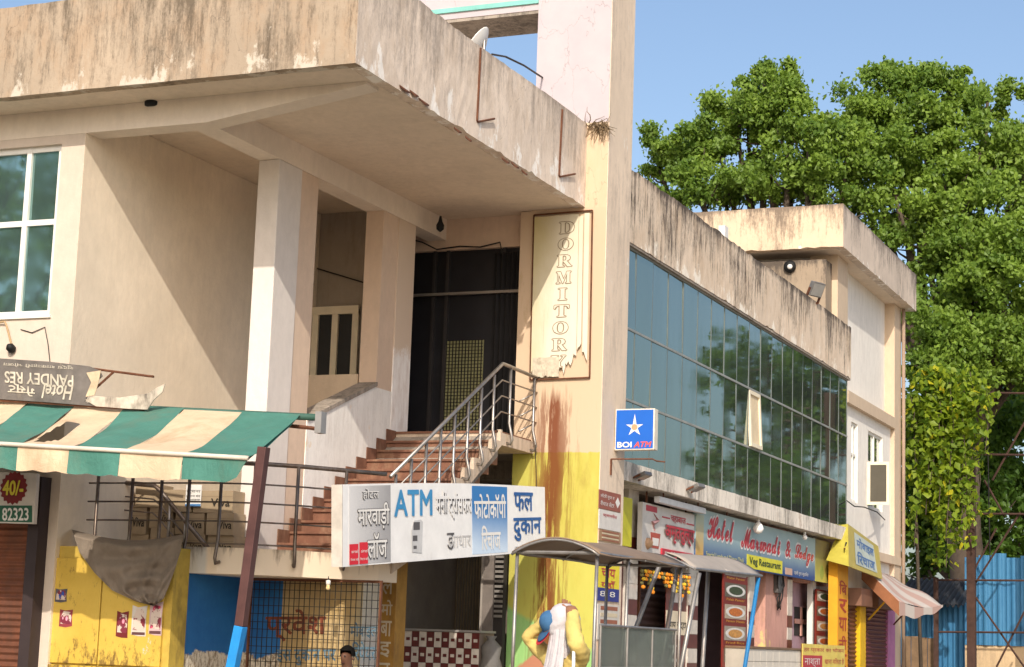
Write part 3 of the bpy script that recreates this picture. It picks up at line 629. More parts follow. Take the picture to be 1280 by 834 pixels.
for (p, q, r, s_, kind) in ((73, 762, 91, 784, 0), (144, 764, 161, 797, 1), (163, 757, 184, 795, 2), (185, 752, 204, 794, 3), (68, 736, 84, 753, 4)):
    a = ax_(p, s_, 18.58); b = ax_(r, q, 18.58); names = ['torn red and pink', 'dark red bottle', 'white and maroon', 'pink bottle', 'ripped blue']
    th = T('poster', f'small {names[kind]} paper poster pasted on the yellow kiosk door', 'poster', (a.x, 18.588, a.z))
    jag = random.Random(kind)
    poly = [Vector((a.x+(b.x-a.x)*u, 18.588, a.z+(b.z-a.z)*v)) for u, v in ((0, .05), (.5, 0), (1, .08 if kind in (0, 4) else 0), (.95, .6), (1, 1), (.4, .93), (0, 1))]
    pp = th.part('paper', MB().prism(poly, (0, -.002, 0)), mat(f'poster paper {kind}', [(.30, .05, .06), (.16, .02, .02), (.62, .56, .50), (.60, .42, .42), (.10, .09, .10)][kind], .6))
    w, h = b.x-a.x, b.z-a.z
    c2 = [(.75, .35, .45), (.85, .30, .38), (.22, .03, .04), (.55, .05, .12), (.03, .08, .35)][kind]
    def splash(nm, c1, c2_, c3):
        q_ = NB(nm); v_ = q_.n('ShaderNodeTexVoronoi'); v_.inputs['Scale'].default_value = 16; q_.L(q_.pos((1, 1, .6)), v_.inputs['Vector']); n_ = q_.noise(9, q_.pos(), 4)
        return q_.fin(q_.mix(q_.ramp(n_, .48, .52), q_.mix(q_.ramp(v_.outputs['Distance'], .3, .35), c1, c2_), c3), .6)
    th.part('printed_picture', MB().prism([Vector((a.x+w*u, 18.5855, a.z+h*v)) for u, v in ((.1, .2), (.88, .18), (.92, .55), (.8, .86), (.3, .9), (.12, .6))], (0, -.0015, 0)), splash(f'poster picture {kind}', c2, (.20, .03, .05), (.62, .50, .42)), pp)
    if kind in (2, 3): th.part('printed_band', MB().prism([Vector((a.x+w*u, 18.5855, a.z+h*v)) for u, v in ((.06, .04), (.94, .04), (.94, .13), (.06, .13))], (0, -.0015, 0)), mat('poster dark band', (.12, .05, .05), .6), pp)
# ================================================================== awning
m_ag = None
def fabric(name, col, dirt):
    b = NB(name); n = b.noise(3, b.pos(), 7, .7); nf = b.noise(60, b.pos(), 3)
    c = b.mix(b.ramp(n, .3, .7), sc(col, .82), sc(col, 1.08)); c = b.mix(b.ramp(b.noise(1.6, b.pos((1, 1, .4), (4, 4, 4)), 8, .7), .50, .68, 0, .7), c, dirt); b.bump(b.math('ADD', b.math('ADD', n, b.math('MULTIPLY', nf, .1)), b.noise(5, b.pos((1.6, .5, 1)), 5, .55, 1.2)), .5, .03)
    return b.fin(c, .75, 0, .25)
m_ag = fabric('faded green canvas', (.07, .21, .165), (.12, .17, .125)); m_ac = fabric('soiled cream canvas', (.66, .50, .335), (.42, .28, .16))
AW = T('awning', 'green and cream striped canvas awning sagging from the wall, scalloped valance', 'awning', (-12.5, 18.3, 3.2))
fb = [310, 230, 152, 88, 24, -40, -104, -168]; bb = [375, 303, 230, 158, 96, 38, -22, -82]
ybk, yfr = 18.45, 16.5
def back(px): return ax_(px, 500+18*px/375, ybk)
def front(px): return ax_(px, 555+18*px/310, yfr)
for k in range(7):
    a0, a1, b0, b1 = fb[k+1], fb[k], bb[k+1], bb[k]
    def fn(u, v, a0=a0, a1=a1, b0=b0, b1=b1, k=k):
        f_ = front(a0+(a1-a0)*u); p = back(b0+(b1-b0)*u).lerp(f_, v)
        wob = .025*math.sin(v*math.pi)*math.sin(u*math.pi*2+k)+.06*math.sin(v*math.pi)+.01*math.sin(v*11+k*2)
        return p-Vector((0, 0, wob))
    g = MB().grid(fn, 14, 18)
    if k == 3:   # the torn hole
        keep = []
        for f_ in g.f:
            i = f_[0]; u = (i % 15)/14; v = (i//15)/18
            if ((u-.30+(v-.5)*.25)/.21)**2+((v-.6)/.26)**2 > 1: keep.append(f_)
        g.f = keep
    o = AW.part('canvas_stripe', g, m_ag if k % 2 == 0 else m_ac, smooth=True)
    n_ = 20
    def fv(u, v, a0=a0, a1=a1, k=k):
        p = front(a0+(a1-a0)*u); sc_ = .235+.022*abs(math.sin(u*math.pi*2.0+.4*k))
        if k == 0: sc_ = .235*(1-.25*max(0, u-.72)/.28)
        return p+Vector((.03*v*math.sin(u*9+k)*.3-(.10*v*max(0, u-.5)*2 if k == 0 else 0), -.02-.03*v*math.sin(u*7+k), -.02-sc_*v))
    AW.part('valance', MB().grid(fv, n_, 6), m_ag if k % 2 == 0 else m_ac, smooth=True)
AW.part('front_bar', MB().tube([front(px)+Vector((0, -.03, 0)) for px in (-170, 60, 200, 312)], .024, 8), mat('cream bar', (.66, .58, .48), .5), smooth=True)
AW.part('roller_tube', MB().tube([back(-90)+Vector((0, .06, -.01)), back(400)+Vector((0, .06, -.02))], .04, 10), mat('green tube', (.05, .12, .09), .5), smooth=True)
e = back(398); AW.part('end_bracket', MB().box(e.x-.03, e.x+.05, ybk-.02, ybk+.1, e.z-.20, e.z+.04), mat('grey casting', (.35, .33, .31), .5, .5))
AW.part('support_arm', MB().tube([back(398)+Vector((0, .05, -.15)), back(340)+Vector((0, .05, -.12))], .025, 6), m_rust)
AW.part('side_flap', MB().grid(lambda u, v: front(310).lerp(back(375), u)+Vector((-.16*v*(.4+math.sin(u*3)*.6), -.02*v, -.02-.10*v*(.5+.5*math.sin(u*math.pi)))), 10, 3), m_ag, smooth=True)
AW.part('wall_bracket', MB().box(-14.2, -14.1, ybk-.05, YW, back(30).z-.05, back(30).z+.03), m_rust)
AW.part('wall_bracket', MB().box(XL-.25, XL-.15, ybk-.05, YW, back(90).z-.05, back(90).z+.03), m_rust)
# leaning post
LP = T('leaning_post', 'leaning square iron post, brown above and bright blue below, under awning corner', 'post', (-10.2, 16.6, .12))
pt, pb_ = ax_(330, 559, 16.62), ax_(285, 834, 16.62); pb2 = pt+(pb_-pt)*((pt.z-.12)/(pt.z-pb_.z)); pmid = ax_(301, 783, 16.62)
def sqbar(a, b, w, ext=0):
    d = (b-a).normalized(); s1 = d.cross(Vector((0, 1, 0))).normalized()*w; s2 = d.cross(s1).normalized()*w
    return MB().hexa([a-s1-s2, a+s1-s2, a+s1+s2, a-s1+s2, b-s1-s2, b+s1-s2, b+s1+s2, b-s1+s2])
LP.part('upper_bar', sqbar(pmid, pt, .05), m_brown, bevel=.006); LP.part('lower_bar', sqbar(pb2, pmid, .052), mat('bright blue paint', (.02, .25, .62), .5, 0, .2, 6, dirt=(.05, .10, .18), dirt_amt=.3), bevel=.006)
# torn shop board upside down on the awning
TB = T('torn_board', 'torn grey shop board lying upside down on the striped awning, cream lettering', 'sign', (-13.4, 18.2, 4.2))
yt = 18.22
m_tb = mat('weathered grey flex', (.16, .14, .125), .7, 0, .35, 4, dirt=(.34, .28, .21), dirt_amt=.34); m_tl = mat('worn cream print', (.56, .50, .40), .7, 0, .4, 9)
out = [(-60, 445), (0, 448), (60, 452), (112, 458), (124, 463), (128, 470), (118, 480), (110, 494), (106, 502), (120, 508), (60, 503), (0, 499), (-60, 495)]
TB.part('flex_sheet', MB().prism([ax_(x, y, yt) for x, y in out], (0, .012, 0)), m_tb)
out2 = [(106, 500), (118, 495), (150, 497), (170, 494), (185, 492), (197, 484), (206, 480), (203, 490), (192, 500), (184, 512), (160, 511), (120, 508)]
TB.part('torn_strip', MB().prism([ax_(x, y, yt-.02) for x, y in out2], (0, .015, 0)), mat('peeling cream flex', (.60, .52, .42), .7, 0, .3, 8, dirt=(.12, .10, .08), dirt_amt=.42))
out3 = [(108, 466), (126, 463), (123, 478), (118, 494), (107, 496), (114, 478)]
TB.part('torn_flap', MB().prism([ax_(x, y, yt-.03) for x, y in out3], (0, .008, 0)), mat('peeling tan flex', (.58, .45, .30), .7, 0, .3, 8))
TB.part('frame_bar', MB().tube([ax_(100, 459, yt+.03), ax_(192, 471, yt+.03)], .016, 6), m_rust)
TB.part('frame_bar', MB().tube([ax_(142, 465, yt+.03), ax_(119, 486, yt+.03)], .014, 6), m_rust)
TB.part('frame_bar', MB().tube([ax_(-60, 497, yt+.03), ax_(180, 512, yt+.03)], .016, 6), m_rust)
def up_text(s, px0, px1, pyt, pyb, dy, **k):   # rotated half a turn
    q = lambda x, y: ax_(x, y+dy*(x-px0)/100, yt-.005)
    O = q(px1, pyt); lettering(TB, s, O, q(px0, pyt)-O, q(px1, pyb)-O, m_tl, **k)
up_text('PANDEY RES', 6, 92, 464, 479, 6, bold=.02); up_text('Hotel', 52, 92, 480, 498, 6, bold=.02, shear=.3); up_text('गेस्ट', 10, 44, 478, 494, 6, bold=.02); up_text('शुद्ध शाकाहारी भोजन', 4, 92, 452, 458, 6)
# cloth hung over the rail
def cloth(u, v):
    Lp = [(90, 662), (99, 690), (118, 716), (140, 738), (170, 752), (190, 757)]; Rp = [(229, 668), (226, 688), (220, 708), (212, 730), (205, 748), (192, 758)]
    def ev(P, t):
        s = t*(len(P)-1); i = min(int(s), len(P)-2); f_ = s-i; return (P[i][0]*(1-f_)+P[i+1][0]*f_, P[i][1]*(1-f_)+P[i+1][1]*f_)
    a, b = ev(Lp, v), ev(Rp, v); sag = 10*math.sin(u*math.pi)*(1-v)
    y = 18.50+.035*math.sin((u*.9+v*.5)*22)*(.25+.75*v*(1-v)*3)+.03*math.sin((v*1.3-u*.4)*13)*math.sin(u*math.pi)
    y += .030*math.sin(v*(1+.4*math.sin(u*math.pi))*24+u*3)*math.sin(u*math.pi)*min(1, v*4)+.008*math.sin(u*40+v*25)
    if v < .06: y = 18.83-.33*(v/.06)**.6 if v > 0 else 18.86
    return ax_(a[0]*(1-u)+b[0]*u, a[1]*(1-u)+b[1]*u+sag, y)
solo('hanging_cloth', MB().grid(cloth, 70, 70), fabric('grey brown rag', (.25, .20, .155), (.15, .115, .085)), 'grey brown rag knotted to the platform railing and draped over the yellow kiosk', 'cloth', smooth=True)
kn = ax_(82, 660, 18.80)
solo('cloth_knot', MB().lathe(kn+Vector((-.06, 0, -.03)), [(.005, 0), (.04, .02), (.05, .06), (.03, .10), (.006, .12)], 9, (.9, -.2, .35)), fabric('tan rag', (.36, .27, .17), (.2, .14, .09)), 'small tan rag tied round the platform railing post', 'cloth', smooth=True)
# cartons and panels behind the railing
m_card = mat('brown cardboard', (.36, .27, .17), .85, 0, .15, 5)
m_ink = mat('black ink', (.03, .025, .02), .6)
yc_ = 20.0
tl_ = [(203, 612, 240, 640), (241, 613, 292, 641), (218, 641, 256, 668), (257, 641, 293, 669), (222, 668, 256, 696), (258, 669, 293, 697), (168, 606, 202, 634), (150, 634, 184, 668), (150, 668, 186, 698), (186, 660, 218, 698), (186, 634, 217, 660)]
desc = ['top row beside the white sheet', 'top row against the column', 'middle row inner side', 'middle row against the column', 'bottom row inner side', 'bottom row against the column', 'loose at the top behind the handrail', 'upper one next to the white board', 'lower one next to the white board', 'behind the sloping handrail low down', 'behind the sloping handrail']
for i, (a, b, c, d) in enumerate(tl_):
    y = yc_+(.02 if i > 5 else 0)+.012*(i % 3); p, q = ax_(a, d, y), ax_(c, b, y)
    th = T('carton', f'brown cardboard carton, {desc[i]}, stacked behind platform railing', 'carton', (p.x, y, p.z), 'cartons stacked on the platform')
    th.part('box', MB().box(p.x, q.x-.004, y, y+.28, p.z, q.z-.003), m_card, bevel=.004)
    th.part('tape', MB().box(p.x+.002, q.x-.006, y-.001, y, (p.z+q.z)/2+.06, (p.z+q.z)/2+.066), mat('tape edge', (.25, .18, .11), .5))
    if i not in (6, 0): lettering(th, 'Viva', Vector((p.x+(q.x-p.x)*.45, y-.002, p.z+(q.z-p.z)*.28)), ((q.x-p.x)*.48, 0, 0), (0, 0, (q.z-p.z)*.36), m_ink, bold=.015)
p, q = ax_(76, 662, 19.6), ax_(111, 590, 19.6)
solo('white_sheet', MB().box(p.x, q.x, 19.6, 19.75, ZP, q.z), m_white, 'tall white painted board standing behind the platform railing', 'board')
p, q = ax_(160, 690, 20.1), ax_(167, 596, 20.1)
solo('white_post', MB().box(p.x, q.x, 19.80, 19.88, ZP, q.z+.2), m_whitep, 'narrow white timber post standing among the cartons', 'post', bevel=.004)
p, q = ax_(231, 633, 19.98), ax_(252, 606, 19.98)
nt_ = T('paper_notice', 'white printed paper notice with blue foot pasted on a carton', 'notice', (p.x, 19.99, p.z))
nt_.part('paper', MB().box(p.x, q.x, 19.985, 19.995, p.z, q.z), m_whitep); nt_.part('blue_foot', MB().box(p.x, q.x, 19.982, 19.984, p.z, p.z+.03), mat('blue ink', (.10, .25, .5), .6))
for k in range(3): lettering(nt_, ['सूचना', 'दुकान बंद', 'धन्यवाद'][k], (p.x+.01, 19.984, p.z+.05+.055*(2-k)), (q.x-p.x-.02, 0, 0), (0, 0, .04), m_ink, lift=.002)
# ================================================================== under the platform: grille, painted words, orange pillar
GR = T('wire_grille', 'rusty welded wire grille standing before the tan painted wall under platform', 'grille', (-11, 20.0, .12))
gx0, gx1 = ax_(313, 770, 20.0).x, ax_(474, 770, 20.0).x
vb = mesh_of('bar', MB().box(-.004, .004, -.004, .004, 0, 2.1), m_wire); hb = mesh_of('bar', MB().box(0, gx1-gx0, -.003, .003, -.004, .004), m_wire)
nvb = 25
for i in range(nvb): GR.piece('bar', vb, (gx0+(gx1-gx0)*(i+.5)/nvb+random.gauss(0, .003), 20.0, .12))
for i in range(14): GR.piece('bar', hb, (gx0, 19.992, .95+i*.094+random.gauss(0, .004)))
GR.part('frame', MB().box(gx0-.02, gx0, 19.98, 20.02, .12, 2.22).box(gx1, gx1+.02, 19.98, 20.02, .12, 2.22).box(gx0, gx1, 19.98, 20.02, 2.19, 2.22).box(gx0, gx1, 19.98, 20.02, .12, .16), m_rust)
GW2 = T('painted_lettering', 'faded red and blue painted lettering on the tan wall behind the grille', 'lettering', (-11, 20.29, .9))
m_pr = mat('faded red wall paint', (.22, .06, .03), .85, 0, .4, 12); m_pbl = mat('faded blue wall paint', (.12, .20, .26), .85, 0, .4, 12)
def wl(s, a, b, c, d, m): 
    O = ax_(a, d, 20.297); lettering(GW2, s, O, ax_(b, d, 20.297)-O, ax_(a, c, 20.297)-O, m, lift=.003, bold=.02)
wl('प्रवेश', 332, 408, 762, 802, m_pr); wl('इस दुकान पर', 346, 420, 812, 832, m_pbl); wl('मोबाइल', 438, 472, 778, 798, m_pbl); wl('िरपेयर', 440, 470, 802, 826, m_pbl)
OP = T('orange_pillar', 'ochre pillar with vertical pale lettering between the grille and dark shop', 'pillar', (-10.3, 20.5, .12))
ox0, ox1 = ax_(475, 720, 21.5).x, ax_(496, 720, 21.5).x
m_och = mat('ochre paint', (.36, .19, .04), .8, 0, .25, 5, dirt=(.16, .08, .03), dirt_amt=.38)
OP.part('shaft', MB().box(ox0, ox1, 21.5, 21.8, .12, 2.52), m_och)
for i, ch in enumerate(['ल', 'मो', 'बा', 'इ', 'ल']):
    zt = 2.30-i*.26; lettering(OP, ch, (ox0+.04, 21.5, zt-.20), (ox1-ox0-.08, 0, 0), (0, 0, .19), mat('pale lettering', (.55, .48, .36), .7), bold=.01)
# dark shop: counter with maroon and white tiles
CT = T('shop_counter', 'counter faced with maroon and white glazed tiles in the dark shop under stairs', 'counter', (-11.4, 24.5, .12))
cyy = 24.3; ca, cb_ = ax_(497, 786, cyy), ax_(600, 786, cyy)
CT.part('carcass', MB().box(ca.x, cb_.x, cyy, cyy+.5, .12, ca.z-.02), mat('counter core', (.2, .15, .12), .8))
CT.part('top', MB().box(ca.x-.02, cb_.x+.02, cyy-.03, cyy+.52, ca.z-.02, ca.z+.01), mat('grey stone top', (.30, .28, .26), .5))
tw = (cb_.x-ca.x)/11; th_ = .215
tm = [mesh_of('tile', MB().box(.002, tw-.003, -.008, 0, .002, th_-.003), m_) for m_ in (m_bt, m_wt)]
for r in range(6):
    for c in range(11): CT.piece('tile', tm[(r+c) % 2], (ca.x+c*tw, cyy, ca.z-.025-(r+1)*th_))
tmk = [mesh_of('tile_print', MB().box(tw*.25, tw*.75, -.0095, -.0085, th_*.4, th_*.6), m_) for m_ in (m_wt, m_bt)]
for r in range(2):
    for c in range(11): CT.piece('tile_print', tmk[(r+c) % 2], (ca.x+c*tw, cyy, ca.z-.025-(r+1)*th_))
def barsx(th, y, a, b, z0, z1, n, m, r=.008):
    me = mesh_of('bar', MB().box(-r, r, -r, r, 0, z1-z0), m)
    for i in range(n): th.piece('bar', me, (a+(b-a)*(i+.5)/n, y, z0))
SG = T('shop_grille', 'dim vertical bar grille at the back of the shop under stairs', 'grille', (-11, 26.2, .12))
ga, gb = ax_(545, 740, 26.2).x, ax_(600, 740, 26.2).x
barsx(SG, 26.2, ga, gb, .12, 3.0, 16, mat('tan bars', (.20, .15, .09), .7)); SG.part('rail', MB().box(ga, gb, 26.18, 26.22, 2.9, 2.94), m_rust)
SJ = T('door_jamb', 'grey timber door jamb beside the green tower wall', 'door', (-10.8, 24.9, .12))
ja, jb = ax_(602, 720, 24.9).x, ax_(617, 720, 24.9).x
SJ.part('jamb', MB().box(ja, jb, 24.9, 25.0, .12, 3.0), mat('grey timber', (.20, .17, .15), .7, 0, .2, 6)); SJ.part('edge_strip', MB().box(ja, ja+.03, 24.88, 24.899, .12, 3.0), mat('pale timber', (.34, .30, .26), .7))
lv = ax_(626, 720, 24.95).x
for i in range(16): SJ.part('louvre', MB().box(jb+.02, lv+.05, 24.9, 24.93, 1.9+i*.07, 1.935+i*.07), mat('grey louvre', (.22, .2, .18), .6))
SJ.part('louvre_backing', MB().box(jb, XTL-.003, 24.94, 25.05, .12, 3.0), m_dark)
# bag heap on the counter end
bgp = ax_(612, 806, 24.4)
solo('bundle', MB().lathe((bgp.x, 24.45, .12), [(.16, 0), (.19, .5), (.15, 1.0), (.18, bgp.z-.45), (.13, bgp.z-.3), (.15, bgp.z-.15), (.05, bgp.z-.05), (.08, bgp.z)], 12), fabric('dusty plastic', (.16, .15, .14), (.09, .08, .07)), 'dusty pale sack standing beside the tiled counter', 'sack', smooth=True)
# bare bulb under platform edge
def bulb(name, top, hang, label, group, r=.05, m=None):
    th = T(name, label, 'bulb', (top.x, top.y, top.z-hang-.1), group)
    th.part('cord', MB().tube([top, top-Vector((0, 0, hang))], .006, 6), m_wire); th.part('holder', MB().lathe(top-Vector((0, 0, hang+.05)), [(.015, 0), (.028, .01), (.028, .05), (.012, .06)], 10), m_whitep, smooth=True)
    th.part('glass', MB().lathe(top-Vector((0, 0, hang+.05+r*2.1)), [(.004, 0), (r*.7, r*.25), (r, r*.9), (r*.75, r*1.6), (.022, r*2.15)], 14), m or mat('white bulb glass', (.82, .8, .76), .25), smooth=True)
pp = ax_(411, 716, 19.55); bulb('light_bulb', Vector((pp.x, 19.55, 2.24)), .05, 'small clear bulb hanging under the platform edge near the hanging sign', None, .028, mat('amber bulb', (.8, .6, .3), .2))
# ================================================================== hanging shop sign along the stair
HS = T('hanging_sign', 'long white hanging shop sign with ATM and Hindi lettering along the stair side', 'sign', (-10.3, 22.3, 2.3))
sA = [at(428, 606, 1, 18.95), at(428, 709, 1, 18.95)]   # near top, near bottom
sB = [at(681, 609, 1, 24.3), at(682, 689, 1, 24.3)]   # far top, far bottom
def sg(u, v, d=0):   # u along, v up from the bottom, d proud of the face
    top = sA[0].lerp(sB[0], u)+Vector((0, 0, .035*math.sin(u*math.pi))); bot = sA[1].lerp(sB[1], u); p = bot.lerp(top, v); return p+Vector((d, 0, 0))
UW = []
# foreshortening: photo column -> fraction along the sign
def uf(px):
    y = 0; lo, hi = 0., 1.
    for _ in range(40):
        m_ = (lo+hi)/2; p = sg(m_, .5)-CAM; x = 640+FPX*p.dot(RX)/p.dot(F)
        if x < px: lo = m_
        else: hi = m_
    return lo
m_flex = mat('white flex', (.80, .78, .75), .45, 0, .1, 3, dirt=(.55, .50, .44), dirt_amt=.28)
HS.part('flex_face', MB().grid(lambda u, v: sg(u, v), 30, 6, (-.13, 0, 0)), m_flex)
HS.part('end_cap', MB().prism([sg(0, 0, .004)+Vector((0, -.012, 0)), sg(0, 1, .004)+Vector((0, -.012, 0)), sg(0, 1, -.134)+Vector((0, -.012, 0)), sg(0, 0, -.134)+Vector((0, -.012, 0))], (0, .011, 0)), mat('grey end cap', (.55, .50, .44), .6, 0, .2, 5))
def spanel(a, b, v0, v1, m, d=.003, name='print_panel', n=8):
    u0, u1 = uf(a), uf(b); return HS.part(name, MB().grid(lambda u, v: sg(u0+(u1-u0)*u, v0+(v1-v0)*v, d), n, 2, (-.002, 0, 0)), m)
def grad(name, a, b, ax, lo, hi, rough=.5):
    q = NB(name); x = q.xyz(); n = q.noise(4, q.pos(), 6, .7); t = q.ramp(q.math('ADD', x[ax], q.math('MULTIPLY', q.math('SUBTRACT', n, .5), .25*(hi-lo))), lo, hi); return q.fin(q.mix(t, a, b), rough)
spanel(436, 488, .02, .98, grad('grey fade print', (.66, .64, .62), (.26, .25, .25), 1, 19.1, 20.2))
spanel(590, 634, .03, .97, grad('blue fade print', (.55, .66, .78), (.035, .18, .44), 2, 2.75, 3.25))
m_bl = mat('blue print', (.02, .10, .30), .5); m_sky = mat('light blue print', (.05, .26, .50), .5); m_gy = mat('dark grey print', (.10, .09, .09), .5); m_redp = mat('red sticker', (.62, .02, .035), .5)
def st_(s, a, b, v0, v1, m, d=.006, **k):
    u0, u1 = uf(a), uf(b); O = sg(u0, v0, d); return lettering(HS, s, O, sg(u1, v0, d)-O, sg(u0, v1, d)-O, m, lift=.002, **k)
st_('होटल', 452, 472, .80, .94, m_gy, bold=.012); st_('होटल', 453, 473, .805, .945, m_whitep, d=.0075)
st_('मारवाड़ी', 446, 487, .42, .78, m_gy, bold=.045); st_('मारवाड़ी', 446.5, 486, .44, .77, m_whitep, d=.0085, bold=.012)
st_('लॉज', 458, 484, .06, .40, m_gy, bold=.045); st_('लॉज', 458.5, 483, .08, .39, m_whitep, d=.0085, bold=.012)
st_('ATM', 492, 540, .58, .92, m_sky, bold=.022)
u0, u1 = uf(512), uf(528)
def sp(u, v, d): return sg(u0+(u1-u0)*u, v, d)
HS.part('printed_cash_machine', MB().prism([sp(.15, .12, .007), sp(.9, .1, .007), sp(1, .5, .007), sp(.85, .53, .007), sp(.3, .52, .007), sp(.1, .4, .007)], (-.002, 0, 0)), mat('pale grey print', (.55, .54, .53), .5))
for (a, b, c, d) in ((.25, .75, .40, .50), (.2, .55, .26, .33), (.25, .5, .16, .20)): HS.part('printed_screen', MB().prism([sp(a, c, .009), sp(b, c, .009), sp(b, d, .009), sp(a, d, .009)], (-.001, 0, 0)), m_gy)
st_('मनी ट्रांसफर', 546, 589, .50, .88, m_gy, bold=.0); st_('मनी ट्रांसफर', 544, 588.5, .525, .92, m_flex, d=.008, bold=.028)
st_('आधार', 560, 588, .14, .30, mat('ghost print', (.58, .56, .54), .5)); st_('ड', 558, 567, .12, .34, m_gy)
st_('फोटोकॉपी', 592, 632, .52, .86, m_whitep, bold=.02); st_('िरचाज', 601, 625, .08, .42, m_whitep, bold=.02)
st_('फल', 642, 666, .62, .90, m_bl, bold=.025); st_('दुकान', 641, 676, .18, .52, m_bl, bold=.025); st_('उपलब्ध है', 642, 665, .05, .11, m_gy)
spanel(436, 447, .02, .27, m_redp, .010, 'sticker'); spanel(448.5, 459, .02, .285, m_redp, .010, 'sticker')
for a in (438, 450): st_('airtel', a, a+8, .16, .20, m_whitep, .012); st_('िरचाज यहाँ', a-1, a+9, .06, .10, m_whitep, .012)
HS.part('hanging_wire', MB().tube([sg(.95, 1), Vector((XS+.03, Y1-.02, ZF+.0))], .006, 5), m_wire); HS.part('hanging_wire', MB().tube([sg(.02, .9, -.06), Vector((XS-.06, 20.2, ZP+.35))], .008, 5), m_wire)
HS.part('strut', MB().box(-10.6, sg(.3, .9).x-.1, 21.1, 21.14, 2.9, 2.94), m_rust); HS.part('strut', MB().box(-10.9, sg(.72, .5).x-.1, 23.5, 23.54, 3.35, 3.39), m_rust)
# ================================================================== DORMITORY board
DB = T('dormitory_sign', 'tall weathered yellow DORMITORY board with torn edges on the tower', 'sign', (-10.0, Y1-.03, 4.3))
q0 = [ax_(662.5, 475, Y1-.03), ax_(737, 472, Y1-.03), ax_(740.5, 263, Y1-.03), ax_(667.5, 269, Y1-.03)]
def dq(u, v, d=0): return q0[0].lerp(q0[1], u).lerp(q0[3].lerp(q0[2], u), v)+Vector((0, -d, 0))
fr = MB()
for a, b in ((q0[0], q0[1]), (q0[1], q0[2]), (q0[2], q0[3]), (q0[3], q0[0])): fr.add(*(lambda t: (t.v, t.f))(sqbar(a, b, .010)))
DB.part('frame', fr, m_rust)
def dflex():
    b = NB('faded yellow flex'); x = b.xyz(); n = b.noise(2.5, b.pos((1, 1, .5)), 6, .6)
    t = b.math('ADD', b.ramp(x[0], -10.68, -10.0, 0, .65), b.ramp(x[2], 4.4, 7.7, .5, 0)); t = b.math('ADD', t, b.math('MULTIPLY', b.math('SUBTRACT', n, .5), .5))
    c = b.mix(b.ramp(t, .1, .8), (.52, .43, .17), (.70, .64, .52)); c = b.mix(b.ramp(b.noise(9, b.pos((1, 1, .12)), 8, .7), .62, .8, 0, .6), c, (.36, .26, .14)); b.bump(b.noise(3, b.pos((2, 1, .4)), 4), .4, .03); return b.fin(c, .5)
m_df = dflex()
def ragged(u0, u1, lo, hi, seed, n=16, d=.02, rag=.05):
    r = random.Random(seed); us = [u0+(u1-u0)*i/n for i in range(n+1)]
    pl = [dq(u, max(0.01, lo+r.uniform(-rag, rag)), d) for u in us]; ph = [dq(u, hi-r.uniform(0, .004), d) for u in us]
    return MB().prism(pl+ph[::-1], (0, .003, 0))
DB.part('flex_sheet', ragged(.02, .60, .055, .985, 3, 22, .022, .035), m_df); DB.part('flex_sheet', ragged(.602, .78, .11, .985, 4, 8, .022, .04), m_df)
DB.part('torn_strip', ragged(.79, .86, .15, .97, 5, 3, .028, .06), m_df); DB.part('torn_strip', ragged(.88, .965, .12, .985, 6, 3, .03, .05), m_df)
DB.part('torn_strip', ragged(.05, .50, .012, .13, 8, 12, .03, .01), mat('dirty flex rag', (.60, .52, .40), .7, 0, .3, 14, dirt=(.2, .15, .1), dirt_amt=.4))
m_lo = mat('brown outline print', (.24, .18, .11), .6); m_li = mat('pale letter print', (.72, .62, .36), .6)
for i, ch in enumerate(fancy('DORMITORY', 0x1D400)):
    vc = .905-.1005*i; uc = .58-.012*i; w = .25 if i != 4 else .15; h = .070
    O = dq(uc-w/2, vc-h/2, .024); Uv = dq(uc+w/2, vc-h/2, .024)-O; Vv = dq(uc-w/2, vc+h/2, .024)-O
    lettering(DB, ch, O, Uv, Vv, m_lo, lift=.001, bold=.045, pad=.011); k = .0
    lettering(DB, ch, O, Uv, Vv, m_df, lift=.003)
# ================================================================== small fittings on corner building
def iron(path, label, r=.012): return solo('iron_rod', MB().tube(path, r, 6), m_rust, label, 'rod')
xf = X0+.015
iron([at(601, 60, 0, xf), at(596.5, 151, 0, xf), at(597.5, 152.5, 0, xf), at(618, 148.5, 0, xf+.02)], 'bent rusty iron rod on the canopy side, nearer the building corner', .014)
iron([at(703, 137, 0, xf), at(699, 219, 0, xf), at(700, 221, 0, xf), at(719, 217.5, 0, xf+.02)], 'bent rusty iron rod on the canopy side, nearer the tower', .014)
solo('soffit_lamp', MB().lathe(at(187, 126, 2, ZS)+Vector((0, .05, -.06)), [(.05, 0), (.085, .01), (.09, .05), (.075, .065)], 14), m_black, 'small dark round lamp under the front soffit', 'lamp', smooth=True)
solo('soffit_lamp', MB().lathe(at(550, 290, 0, XP+.25), [(.01, 0), (.055, .04), (.06, .1), (.03, .16), (.015, .24)], 12), m_black, 'dark lamp holder hanging over the stair near the entrance', 'lamp', smooth=True)
mtr = ax_(15, 433, YW-.03)
solo('wall_lamp', MB().lathe(mtr+Vector((0, .03, -.05)), [(.03, 0), (.055, .03), (.055, .08), (.02, .12)], 10, (0, -.8, .4)), m_black, 'small black wall lamp below the left window', 'lamp', smooth=True)
solo('wall_pipe', MB().tube([ax_(-6, 404, YW-.03), ax_(6, 402, YW-.05), ax_(9, 410, YW-.05), ax_(14, 430, YW-.03)], .012, 6), mat('tan pipe', (.45, .30, .15), .6), 'thin tan pipe elbow on the wall below the left window', 'pipe')
solo('wall_wire', MB().tube([ax_(26, 412, YW-.01), ax_(40, 416, YW-.012), ax_(56, 409, YW-.012), ax_(60, 430, YW-.012), ax_(63, 458, YW-.012)], .006, 5), m_wire, 'thin loose wire dangling on the cream wall under the window', 'wire')
